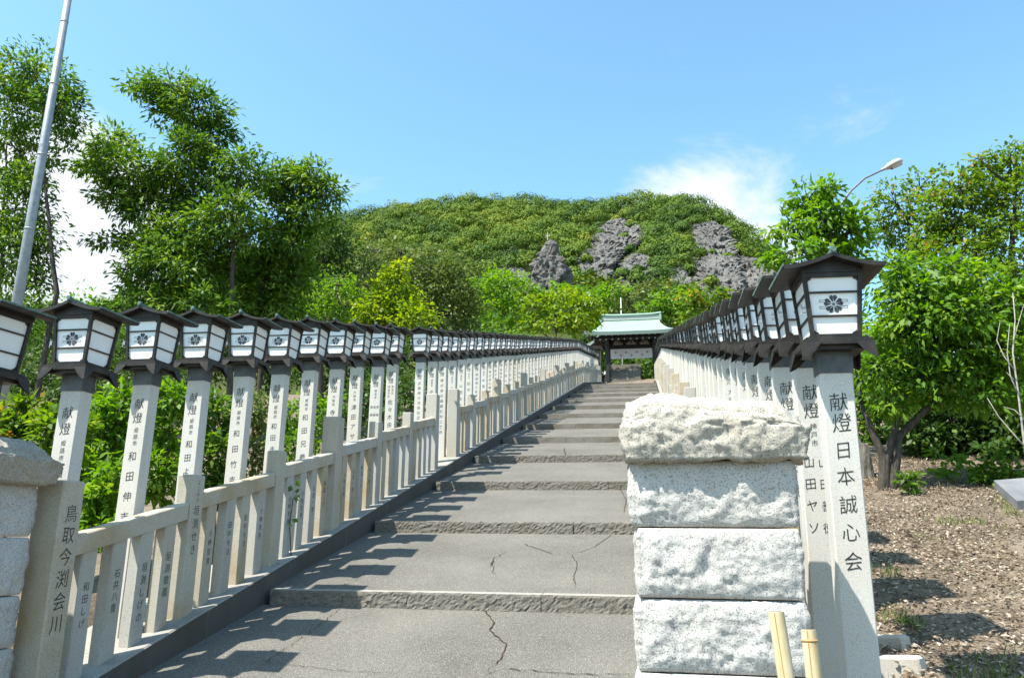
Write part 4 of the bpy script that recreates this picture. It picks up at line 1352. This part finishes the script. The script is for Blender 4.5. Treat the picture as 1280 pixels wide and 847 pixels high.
tn = np.clip(0.48 + 0.20 * rng.normal(size=nC) + np.array([0.35 * mnoise.noise(Vector((c[0] * 0.03, c[1] * 0.03, 4))) for c in cp]), 0, 1)
tint = (tn[:, None] + 0.09 * rng.normal(size=(nC, KL))).reshape(-1)
n = nC * KL
hl = leaf_mesh('hill_forest', pos.reshape(-1, 3), tang.reshape(-1, 3), nrm.reshape(-1, 3), rng.uniform(0.4, 0.85, n), rng.uniform(0.3, 0.62, n), tint, M['leaf_hill'])
link('hill_forest', hl, kind='stuff', label='dense green forest canopy covering the hill', cat='forest')
# a few trees that stand out on the ridge line
for (x, y, h, s) in ((653, 249, 2.6, 1), (861, 252, 2.0, 2), (583, 248, 1.6, 3)):
    p = at(x, y, YR - 4)
    e = empty('ridge_tree', (p[0], p[1], p[2] - 4), label={1: 'lone pine poking above the ridge line left of centre', 2: 'small tree on the ridge above the right cliff', 3: 'tiny tree on the left part of the ridge line'}[s], cat='tree', group='trees on the ridge line')
    MB().tube([(0, 0, 0), (0.1, 0, 4 + h * 0.4)], [0.2, 0.06], 6).build('trunk', M['bark'], e)
    tp = np.array([[0, 0, 4 + h * 0.1]]) + rng.normal(size=(26, 3)) * np.array([1.5, 1.2, 0.25 * h])
    q = clumps(tp, rng.normal(size=(26, 3)), 10, 0.6, 0.5, 0.3)
    link('crown', leaf_mesh('crown', *q, M['leaf_dark']), e)

# ------------------------------------------------------------------ trees, left side
tree('broadleaf_tree', 'tall dark-leaved tree at the left picture edge behind the steel pole', 15.5,
     [(45, 95, 48, 34), (15, 125, 45, 45), (75, 135, 30, 34), (25, 190, 55, 45), (80, 158, 22, 32), (20, 260, 45, 40), (58, 290, 12, 18), (8, 330, 40, 40), (46, 350, 20, 14), (40, 225, 24, 26), (20, 375, 40, 20), (25, 300, 28, 30)],
     M['leaf_mid'], [[(55, 420), (70, 365), (58, 250), (52, 130)], [(10, 420), (2, 330), (8, 180)]], leaf=(0.165, 0.062), dens=2.9, k=18, trunk_r=0.08, tint_tip=0.6)
tree('broadleaf_tree', 'tall leafy tree with long leaves, highest of the left trees', 17.0,
     [(178, 105, 24, 17), (215, 108, 30, 24), (248, 135, 34, 30), (210, 140, 22, 20), (262, 170, 30, 28), (232, 185, 30, 28), (140, 180, 34, 22), (116, 208, 22, 20), (160, 215, 42, 32), (205, 220, 40, 34), (142, 246, 28, 12),
      (185, 262, 44, 26), (250, 235, 42, 40), (300, 215, 34, 34), (285, 270, 36, 34), (235, 285, 44, 30), (190, 308, 34, 20), (132, 304, 18, 8), (160, 302, 20, 12), (215, 335, 50, 28), (182, 345, 32, 18), (255, 345, 44, 34), (200, 375, 40, 24), (250, 385, 44, 24), (150, 385, 26, 12), (270, 305, 36, 30), (210, 300, 34, 26)],
     M['leaf_mid'], [[(262, 420), (255, 340), (262, 230), (235, 120)], [(205, 420), (205, 330), (180, 230)], [(300, 420), (290, 330), (300, 220)]], leaf=(0.185, 0.066), dens=3.5, k=21, clump_px=11, trunk_r=0.085, droop=0.35, hollow=0.38, tint_tip=0.6)
tree('broadleaf_tree', 'leafy tree right of the tallest one, its crown reaching over the hill', 19.0,
     [(395, 222, 26, 20), (408, 245, 16, 26), (365, 235, 30, 26), (340, 225, 24, 24), (385, 270, 26, 24), (345, 270, 32, 28), (320, 310, 34, 28), (365, 305, 30, 22), (300, 345, 36, 26), (335, 350, 36, 30), (365, 345, 30, 28), (310, 385, 36, 22), (350, 385, 36, 22)],
     M['leaf_mid'], [[(318, 420), (328, 350), (350, 300), (385, 240)]], leaf=(0.20, 0.072), dens=3.5, k=21, clump_px=11, trunk_r=0.09, droop=0.35, hollow=0.38, tint_tip=0.6)
tree('round_tree', 'dark rounded tree standing against the hill', 25.0, [(400, 300, 36, 34), (425, 325, 32, 28), (385, 330, 30, 22), (415, 285, 26, 20)], M['leaf_dark'],
     [[(405, 420), (402, 350), (404, 300)]], leaf=(0.17, 0.09), dens=4.2, k=15, clump_px=9, trunk_r=0.16)
tree('broadleaf_tree', 'shaded green tree below the tallest tree, above the lantern roofs', 22.0, [(330, 365, 44, 26), (285, 385, 40, 24), (375, 385, 40, 28), (240, 380, 40, 26)], M['leaf_mid'],
     [[(330, 430), (332, 380)]], leaf=(0.18, 0.08), dens=3.6, k=14, trunk_r=0.12)
tree('broadleaf_tree', 'mid-green tree with drooping layers beside the yellow maple', 21.0, [(430, 385, 38, 22), (395, 395, 34, 20), (420, 355, 26, 18), (452, 400, 24, 16)], M['leaf_fresh'],
     [[(425, 430), (425, 380)]], leaf=(0.15, 0.075), dens=3.8, k=14, trunk_r=0.08)
tree('maple_tree', 'yellow-green maple bush glowing above the lantern roofs', 19.5, [(490, 355, 20, 18), (478, 385, 30, 20), (505, 382, 24, 18), (515, 400, 28, 14), (470, 402, 26, 12), (498, 335, 10, 10)], M['leaf_yellow'],
     [[(490, 425), (490, 380)]], leaf=(0.13, 0.085), dens=7.5, k=15, clump_px=9, trunk_r=0.04, up=1.2)
tree('olive_green_tree', 'rounded olive-green tree right of the yellow maple', 29.0, [(540, 335, 38, 28), (565, 360, 34, 34), (525, 365, 30, 30), (555, 390, 40, 26), (500, 315, 26, 16), (586, 390, 18, 28)], M['leaf_olive'],
     [[(548, 430), (548, 370)]], leaf=(0.19, 0.10), dens=5.0, k=15, clump_px=9, trunk_r=0.10)
tree('olive_green_tree', 'pale olive tree further back below the hill', 38.0, [(470, 312, 32, 18), (455, 335, 30, 20), (505, 330, 22, 18), (440, 350, 26, 22)], M['leaf_olive'],
     [[(470, 430), (470, 340)]], leaf=(0.22, 0.11), dens=4.2, k=14, clump_px=8, trunk_r=0.15)
for (lab, Y, lb, mt, tk) in [
    ('light green tree between the olive tree and the maples', 44.0, [(612, 372, 26, 24), (632, 360, 24, 22), (600, 398, 24, 18), (628, 392, 28, 22)], 'leaf_fresh', [(615, 430), (615, 380)]),
    ('bright spreading maple left of the gate', 54.0, [(668, 385, 32, 16), (700, 378, 34, 16), (650, 402, 24, 14), (690, 402, 40, 15), (722, 395, 26, 20), (738, 380, 20, 16)], 'leaf_maple', [(695, 430), (695, 395)]),
    ('small tree with yellow tips just left of the gate roof', 71.0, [(752, 375, 22, 16), (745, 400, 18, 16), (765, 365, 16, 10)], 'leaf_fresh', [(750, 430), (750, 390)]),
    ('fresh green tree rising right behind the gate roof', 74.0, [(835, 378, 24, 16), (815, 385, 18, 14), (845, 395, 26, 14), (860, 372, 20, 14)], 'leaf_fresh', [(838, 430), (838, 390)]),
    ('tree with rusty young leaves above the right lantern row', 60.0, [(880, 370, 26, 14), (905, 378, 22, 14), (870, 388, 26, 14)], 'leaf_rust', [(880, 430), (880, 385)]),
    ('dark tree seen through the gate opening', 80.0, [(800, 452, 26, 18), (770, 450, 22, 14), (822, 460, 16, 22), (805, 472, 16, 12), (755, 445, 14, 20)], 'leaf_mid', [(806, 490), (806, 455)]),
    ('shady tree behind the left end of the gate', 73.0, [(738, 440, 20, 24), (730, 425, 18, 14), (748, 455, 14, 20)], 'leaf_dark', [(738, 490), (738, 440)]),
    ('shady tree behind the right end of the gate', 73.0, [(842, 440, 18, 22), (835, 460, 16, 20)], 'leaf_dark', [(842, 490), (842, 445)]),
    ('low trees hugging the hill foot behind the gate', 88.0, [(790, 372, 26, 12), (770, 382, 22, 10), (808, 362, 22, 10)], 'leaf_olive', [(790, 420), (790, 380)]),
    ('pale green tree at the foot of the rock pinnacle', 92.0, [(650, 360, 26, 14), (620, 352, 24, 14), (690, 365, 26, 10), (725, 368, 24, 10)], 'leaf_fresh', [(660, 420), (660, 370)]),
    ('green tree at the hill foot below the central rocks', 94.0, [(760, 360, 26, 10), (740, 352, 20, 10), (830, 362, 26, 10), (860, 365, 22, 8)], 'leaf_hill', [(790, 420), (790, 365)])]:
    tree('broadleaf_tree' if 'maple' not in lab else 'maple_tree', lab, Y, lb, M[mt], [tk], leaf=(0.0065 * Y, 0.004 * Y), dens=5.0, k=13, clump_px=7, trunk_r=0.14, tint_tip=0.5)
# dark woodland behind the left lantern row
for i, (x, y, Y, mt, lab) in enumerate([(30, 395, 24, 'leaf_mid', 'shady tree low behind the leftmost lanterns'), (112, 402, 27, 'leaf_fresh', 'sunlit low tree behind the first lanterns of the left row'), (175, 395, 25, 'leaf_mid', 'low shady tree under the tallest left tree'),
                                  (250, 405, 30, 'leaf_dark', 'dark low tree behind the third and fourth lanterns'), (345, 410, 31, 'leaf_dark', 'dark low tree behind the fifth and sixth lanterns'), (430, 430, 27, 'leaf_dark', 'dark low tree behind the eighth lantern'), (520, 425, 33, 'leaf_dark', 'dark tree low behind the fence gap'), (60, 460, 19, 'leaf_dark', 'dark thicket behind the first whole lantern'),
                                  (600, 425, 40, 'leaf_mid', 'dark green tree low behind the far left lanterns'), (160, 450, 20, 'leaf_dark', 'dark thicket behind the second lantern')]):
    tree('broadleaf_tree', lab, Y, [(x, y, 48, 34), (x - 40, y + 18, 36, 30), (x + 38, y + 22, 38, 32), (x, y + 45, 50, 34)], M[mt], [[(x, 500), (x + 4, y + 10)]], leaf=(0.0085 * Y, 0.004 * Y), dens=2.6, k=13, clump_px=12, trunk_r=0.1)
# understory shrubs seen between the lantern posts
SHR = [('leafy shrub with orange young tips behind the left pier', 6.2, [(35, 525, 34, 26), (75, 545, 30, 30), (20, 560, 30, 40)], 'leaf_rust', 0.10),
       ('sunlit shrub between the first and second lantern posts', 7.0, [(130, 545, 34, 38), (120, 600, 34, 44), (150, 505, 26, 22)], 'leaf_fresh', 0.10),
       ('shrub leaning in front of the second lantern post', 5.75, [(118, 625, 22, 28), (128, 660, 26, 24), (140, 590, 14, 12)], 'leaf_fresh', 0.085),
       ('bright shrub between the second and third lantern posts', 8.0, [(205, 540, 30, 34), (195, 595, 32, 34), (215, 500, 26, 22)], 'leaf_fresh', 0.10),
       ('yellow-green shrub between the third and fourth lantern posts', 9.0, [(268, 520, 30, 34), (262, 575, 32, 34), (270, 610, 28, 20)], 'leaf_mid', 0.11),
       ('small-leaved shrub between the fourth and fifth lantern posts', 9.6, [(322, 520, 26, 30), (316, 570, 28, 26)], 'leaf_olive', 0.08),
       ('sunlit shrub between the fifth and sixth lantern posts', 10.6, [(362, 520, 24, 30), (368, 560, 22, 22)], 'leaf_fresh', 0.09),
       ('bright shrub between the sixth and seventh lantern posts', 11.8, [(400, 515, 22, 24), (395, 545, 24, 22)], 'leaf_fresh', 0.09),
       ('dark shrub behind the seventh and eighth lantern posts', 13.5, [(440, 510, 24, 34), (470, 500, 24, 36)], 'leaf_dark', 0.11),
       ('dark shrub behind the ninth and tenth lantern posts', 15.5, [(500, 490, 22, 40), (480, 520, 20, 20)], 'leaf_dark', 0.11)]
for lab, Y, lb, mt, lf in SHR:
    x, y = lb[-1][0], lb[-1][1]
    tree('shrub', lab, Y, lb, M[mt], [[(x, y + 40), (x, y)]], leaf=(lf, lf * 0.5), dens=4.2, k=13, clump_px=10, trunk_r=0.02, cat='shrub', group='shrubs behind the left lantern row', hollow=0.3, up=1.0)

# ------------------------------------------------------------------ trees, right side
tree('cherry_tree', 'nearest tree on the right slope, forked dark trunk and broad fresh leaves', 10.0,
     [(1150, 370, 50, 32), (1110, 400, 36, 34), (1190, 395, 52, 34), (1240, 380, 44, 36), (1145, 435, 54, 36), (1215, 440, 56, 36), (1265, 440, 40, 40), (1100, 460, 34, 28), (1170, 480, 54, 26), (1235, 490, 48, 26), (1115, 345, 34, 22), (1185, 345, 40, 22), (1110, 500, 26, 18), (1265, 390, 36, 40), (1150, 405, 50, 30)],
     M['leaf_fresh'], [[(1105, 622), (1108, 575), (1124, 520), (1150, 440)], [(1104, 622), (1104, 570), (1078, 510), (1066, 440)], [(1110, 590), (1124, 545), (1190, 480), (1230, 420)]],
     leaf=(0.115, 0.050), dens=2.7, k=14, clump_px=13, trunk_r=0.066, droop=0.45, depth_f=1.0, tint_tip=0.6, hollow=0.55)
tree('broadleaf_tree', 'fresh green tree top reaching above the big lantern roof', 12.0,
     [(1010, 250, 26, 22), (985, 288, 22, 18), (1035, 272, 32, 26), (1062, 290, 28, 34), (1000, 315, 34, 18), (1050, 325, 34, 20), (965, 322, 18, 9), (1035, 235, 16, 12)],
     M['leaf_fresh'], [[(1062, 560), (1058, 400), (1048, 320), (1020, 250)]], leaf=(0.15, 0.065), dens=3.0, k=13, clump_px=10, trunk_r=0.07, droop=0.5)
tree('broadleaf_tree', 'tall sparse tree with rusty young leaves against the sky', 16.0,
     [(1120, 255, 30, 28), (1150, 235, 22, 26), (1105, 285, 24, 24), (1145, 290, 34, 28), (1130, 320, 36, 24)], M['leaf_rust'],
     [[(1130, 560), (1130, 400), (1138, 250)]], leaf=(0.11, 0.06), dens=3.2, k=12, clump_px=9, trunk_r=0.09)
tree('broadleaf_tree', 'tall dense tree with rust-tipped leaves at the right picture edge', 15.0,
     [(1200, 235, 34, 28), (1180, 265, 30, 30), (1240, 235, 30, 34), (1262, 200, 16, 18), (1225, 200, 12, 12), (1275, 250, 30, 46), (1215, 285, 44, 34), (1260, 310, 40, 38), (1195, 325, 40, 30), (1240, 355, 46, 30), (1165, 300, 24, 24), (1285, 200, 16, 26)],
     M['leaf_rust'], [[(1225, 560), (1222, 400), (1215, 260)], [(1262, 560), (1262, 380), (1268, 240)]], leaf=(0.115, 0.06), dens=3.6, k=14, clump_px=10, trunk_r=0.12)
RB = [('dark evergreen thicket under the right-hand trees', 12.6, [(1190, 520, 44, 40), (1150, 540, 34, 44), (1225, 545, 44, 44), (1180, 575, 44, 26), (1230, 585, 40, 22)], 'leaf_dark', 0.12),
      ('dark glossy bush at the right picture edge below the trees', 11.8, [(1265, 540, 34, 50), (1280, 500, 30, 40), (1262, 590, 34, 22), (1290, 570, 24, 40)], 'leaf_dark', 0.12),
      ('dark shaded bush behind the forked trunk', 14.0, [(1095, 520, 30, 40), (1075, 480, 22, 40), (1130, 500, 30, 40), (1085, 560, 24, 24)], 'leaf_mid', 0.12),
      ('deep shaded bushes further back on the right slope', 18.0, [(1120, 470, 60, 50), (1200, 470, 60, 60), (1270, 460, 50, 60), (1150, 540, 60, 30), (1060, 440, 30, 60)], 'leaf_dark', 0.16)]
for lab, Y, lb, mt, lf in RB:
    x, y = lb[-1][0], lb[-1][1]
    tree('shrub', lab, Y, lb, M[mt], [[(x, y + 40), (x, y)]], leaf=(lf, lf * 0.5), dens=3.2, k=13, clump_px=12, trunk_r=0.03, cat='shrub', group='bushes on the right slope', hollow=0.25, up=0.9)
# low bright sprouts on the litter
for lab, Y, lb, mt in [('low sprouting plant with broad leaves at the edge of the litter', 10.4, [(1185, 598, 16, 8), (1205, 604, 14, 7)], 'leaf_fresh'), ('low green plant below the dark bush', 10.1, [(1245, 612, 20, 12), (1265, 600, 18, 12)], 'leaf_mid'), ('small sprout beside the forked trunk', 9.6, [(1135, 603, 12, 6)], 'leaf_mid')]:
    tree('sprout', lab, Y, lb, M[mt], [[(lb[0][0], lb[0][1] + 10), (lb[0][0], lb[0][1])]], leaf=(0.10, 0.05), dens=5, k=12, clump_px=8, trunk_r=0.01, cat='plant', group='low plants on the right slope', hollow=0.1)

# ------------------------------------------------------------------ bare sapling, steel pole, street lamp, sign
bs = at(1285, 600, 8.6); bz = terr(bs[0], 8.6)
org = np.array([bs[0], 8.6, bz])
sap = empty('bare_sapling', tuple(org), label='bare bleached sapling at the right picture edge', cat='sapling')
def tw(pts, r, nm):
    P = [at(x, y, 8.6 + 0.04 * i) - org for i, (x, y) in enumerate(pts)]
    if nm == 'trunk': P[0] = np.array([0.03, 0, -0.1])
    MB().tube(P, [r * (1 - 0.7 * i / (len(P) - 1)) for i in range(len(P))], 7).build(nm, M['bare_wood'], sap, True)
tw([(1290, 640), (1281, 560), (1274, 500), (1266, 440), (1269, 400), (1266, 366)], 0.014, 'trunk')
tw([(1281, 558), (1265, 540), (1248, 520), (1234, 497)], 0.009, 'branch')
tw([(1268, 462), (1255, 445), (1246, 425), (1250, 402)], 0.007, 'branch')
tw([(1272, 490), (1263, 470), (1259, 440), (1262, 405)], 0.008, 'branch')
tw([(1276, 520), (1268, 512), (1254, 508)], 0.006, 'branch')
tw([(1266, 430), (1274, 400), (1280, 380)], 0.006, 'branch')
tw([(1268, 475), (1258, 465)], 0.005, 'branch')

pt = at(86.5, -8, 11.5); pb = np.array([pt[0], 11.5, 0])
zb = terr(pt[0], 11.5)
pole = empty('steel_pole', (pt[0], 11.5, zb), label='tall tapering galvanised steel pole at the left picture edge', cat='pole')
hh = pt[2] + 1.6 - zb
MB().tube([(0, 0, -0.3), (0, 0, hh * 0.5), (0, 0, hh)], [0.108, 0.080, 0.054], 16).build('shaft', M['steel'], pole, True)
for fr in (0.42, 0.55, 0.68, 0.8):
    rr = 0.108 - 0.054 * fr
    MB().tube([(0, 0, hh * fr), (0, 0, hh * fr + 0.03)], [rr + 0.006, rr + 0.006], 16).build('band', M['steel'], pole, True)

hd = at(1128, 201, 19.0); ar = at(1064, 238, 19.0)
gz = terr(ar[0] - 0.8, 19.0)
lamp = empty('street_lamp', (ar[0] - 0.75, 19.0, gz), label='street lamp with a pale cobra head curving over the right-hand trees', cat='street lamp')
og = np.array([ar[0] - 0.75, 19.0, gz])
k0 = ar - og; k1 = at(1102, 213, 19.0) - og
MB().tube([(0, 0, -0.2), (0, 0, k0[2] - 1.2)], [0.09, 0.06], 12).build('shaft', M['steel'], lamp, True)
MB().tube([(0, 0, k0[2] - 1.25), (0.25, 0, k0[2] - 0.65), tuple(k0), tuple((k0 + k1) / 2 + np.array([-0.03, 0, 0.06])), tuple(k1)], [0.038, 0.034, 0.028, 0.026, 0.024], 10).build('arm', M['sign'], lamp, True)
kd = hd - og
ax = Vector(kd - k1); ln = ax.length; ax.normalize()
hmesh = MB()
secs = [(0, 0.045, 0.045), (0.18, 0.06, 0.05), (0.35, 0.12, 0.095), (0.6, 0.165, 0.115), (0.85, 0.145, 0.10), (1.0, 0.05, 0.04), (1.03, 0.01, 0.01)]
sd_ = ax.cross(Vector((0, 0, 1))).normalized(); upn = sd_.cross(ax)
for t_, w_, h_ in secs:
    for k in range(14):
        a = 2 * math.pi * k / 14
        p = Vector(k1) + ax * (ln * t_) + sd_ * (w_ * math.cos(a)) + upn * (h_ * math.sin(a) * (1.0 if math.sin(a) > 0 else 0.55))
        hmesh.v.append(tuple(p))
for i in range(len(secs) - 1):
    for k in range(14):
        j = (k + 1) % 14
        hmesh.f.append((i * 14 + k, i * 14 + j, (i + 1) * 14 + j, (i + 1) * 14 + k))
hmesh.f.append(tuple(range(13, -1, -1)))
hmesh.build('lamp_head', M['lamp'], lamp, True)
lm = MB()
for t_, w_ in ((0.42, 0.075), (0.55, 0.11), (0.75, 0.105), (0.9, 0.07)):
    for k in range(7):
        a = math.pi + math.pi * k / 6
        lm.v.append(tuple(Vector(k1) + ax * (ln * t_) + sd_ * (w_ * math.cos(a)) + upn * (0.10 * math.sin(a))))
lm.f = [(i * 7 + k, i * 7 + k + 1, (i + 1) * 7 + k + 1, (i + 1) * 7 + k) for i in range(3) for k in range(6)]
lm.build('lens', M['lens'], lamp, True)

sg = at(1262, 632, 6.4)
sgz = terr(sg[0] + 0.35, 6.4)
sign = empty('sign_board', (sg[0] + 0.36, 6.4, sgz), label='grey metal sign board cut off by the right picture edge', cat='sign')
h0 = sg[2] - sgz
MB().hexa([(-0.36, -0.12, h0 - 0.03), (0.36, -0.12, h0 + 0.03), (0.36, 0.22, h0 + 0.20), (-0.36, 0.22, h0 + 0.14), (-0.36, -0.13, h0 + 0.03), (0.36, -0.13, h0 + 0.09), (0.36, 0.21, h0 + 0.26), (-0.36, 0.21, h0 + 0.20)]).build('board', M['sign'], sign)
for x in (-0.05, 0.25):
    MB().cbox(x - 0.025, x + 0.025, 0.02, 0.07, -0.1, h0 + 0.05, 0.003).build('leg', M['sign'], sign)

# edging stones half buried on the right slope
for i, (x, y, Y, w) in enumerate([(1104, 752, 5.35, 0.26), (1122, 778, 5.0, 0.24), (1146, 806, 4.65, 0.22)]):
    p = at(x, y, Y)
    z = terr(p[0], Y)
    o = MB().cbox(-w / 2, w / 2, -0.045, 0.045, -0.2, 0.045, 0.012).build('edging_stone', M['fence_b'], label=['farthest of three half-buried edging stones on the litter slope', 'middle of three half-buried edging stones on the litter slope', 'nearest of three half-buried edging stones on the litter slope'][i], cat='stone', group='half-buried edging stones')
    o.location = (p[0], Y, z); o.rotation_euler = (0.05, -0.1, math.radians(-48 + 6 * i))
# weathered stump behind the forked trunk
sp = at(1082, 590, 11.0); sz = terr(sp[0], 11.0)
st = empty('tree_stump', (sp[0], 11.0, sz), label='weathered grey stump behind the nearest lantern post', cat='stump')
m = MB(); 
for i in range(7):
    z = -0.1 + 0.09 * i
    for k in range(16):
        a = 2 * math.pi * k / 16
        r = (0.13 - 0.010 * i + (0.07 if i == 0 else 0)) * (1 + 0.25 * mnoise.noise(Vector((math.cos(a) * 1.6, math.sin(a) * 1.6, i * 0.3))))
        m.v.append((r * math.cos(a), r * math.sin(a), z + (0.12 * mnoise.noise(Vector((math.cos(a) * 2, math.sin(a) * 2, 5))) if i == 6 else 0)))
m.f = [(i * 16 + k, i * 16 + (k + 1) % 16, (i + 1) * 16 + (k + 1) % 16, (i + 1) * 16 + k) for i in range(6) for k in range(16)] + [tuple(range(96, 112))]
m.build('wood', M['bark_grey'], st)

# ------------------------------------------------------------------ leaf litter and grass
n = 110000
X = rng.uniform(1.25, 8.2, n); Yv = 3.2 + 9.3 * rng.random(n) ** 1.25
keep = rng.random(n) < np.array([0.35 + 0.9 * max(0, 0.5 + mnoise.noise(Vector((a * 1.1, b * 1.1, 0)))) for a, b in zip(X, Yv)])
X, Yv = X[keep], Yv[keep]; n = len(X)
Zv = np.array([terr(a, b) for a, b in zip(X, Yv)]) + rng.uniform(0.004, 0.03, n)
d = rng.normal(size=(n, 3)) * np.array([1, 1, 0.25]); nr = np.array([0, 0, 1.0]) + rng.normal(size=(n, 3)) * 0.45
me = leaf_mesh('leaf_litter', np.stack([X, Yv, Zv], 1), d, nr, rng.uniform(0.016, 0.052, n), rng.uniform(0.009, 0.025, n), rng.uniform(0, 1, n), M['litter'])
link('leaf_litter', me, kind='stuff', label='dry brown leaves scattered over the right slope', cat='leaf litter')
tuft = []
for i in range(40):
    x = rng.uniform(1.3, 6.5); y = rng.uniform(3.6, 10.5)
    if mnoise.noise(Vector((x * 0.8, y * 0.8, 8))) < 0.02: continue
    tuft.append((x, y))
for (x, y, Y) in ((1228, 800, 4.6), (1235, 785, 4.8), (1240, 770, 5.0), (1130, 735, 5.6), (1125, 720, 5.8), (1275, 655, 8.6), (1270, 640, 9.0), (1262, 650, 8.8), (1170, 650, 8.4), (1175, 840, 4.3), (1160, 845, 4.2), (1110, 690, 6.6), (1205, 650, 8.4)):
    p = at(x, y, Y); tuft += [(p[0] + rng.normal() * 0.06, Y + rng.normal() * 0.06) for _ in range(4)]
P, Dd, Nn, Lz, Wz, Tt = [], [], [], [], [], []
for x, y in tuft:
    kk = rng.integers(6, 14)
    for _ in range(kk):
        a, b = x + rng.normal() * 0.05, y + rng.normal() * 0.05
        P.append((a, b, terr(a, b) - 0.005)); Dd.append((rng.normal() * 0.4, rng.normal() * 0.4, 1.0)); Nn.append(rng.normal(size=3)); Lz.append(rng.uniform(0.04, 0.12)); Wz.append(rng.uniform(0.006, 0.012)); Tt.append(rng.uniform(0, 1))
link('grass', leaf_mesh('grass', np.array(P), np.array(Dd), np.array(Nn), np.array(Lz), np.array(Wz), np.array(Tt), M['grass']), kind='stuff', label='sparse grass tufts on the right slope', cat='grass')

# ivy sprig growing through the fence
iv = at(365, 622, 7.6)
ivy = empty('ivy_sprig', (iv[0], 7.6, base_h(7.6)), label='green ivy sprig growing through the lower left fence', cat='ivy')
io = np.array([iv[0], 7.6, base_h(7.6)])
pts = [at(364, 690, 7.6) - io, at(362, 655, 7.6) - io, at(366, 625, 7.6) - io, at(374, 612, 7.6) - io]
pts[0][2] = 0.0
MB().tube([tuple(p) for p in pts], [0.006, 0.005, 0.004, 0.002], 5).build('stem', M['bark'], ivy)
lp = np.array([at(x, y, 7.6) - io for x, y in ((364, 618), (367, 612), (372, 610), (370, 618), (376, 613), (366, 624), (363, 628), (364, 648), (362, 654), (366, 650), (378, 611), (369, 606))]) + rng.normal(size=(12, 3)) * 0.02 + np.array([0, -0.03, 0])
link('leaves', leaf_mesh('leaves', lp, rng.normal(size=(12, 3)) + np.array([0.5, -0.5, -0.3]), rng.normal(size=(12, 3)) * 0.5 + np.array([0.3, -0.8, 0.5]), rng.uniform(0.06, 0.09, 12), rng.uniform(0.045, 0.06, 12), rng.uniform(0.2, 0.8, 12), M['leaf_mid']), ivy)
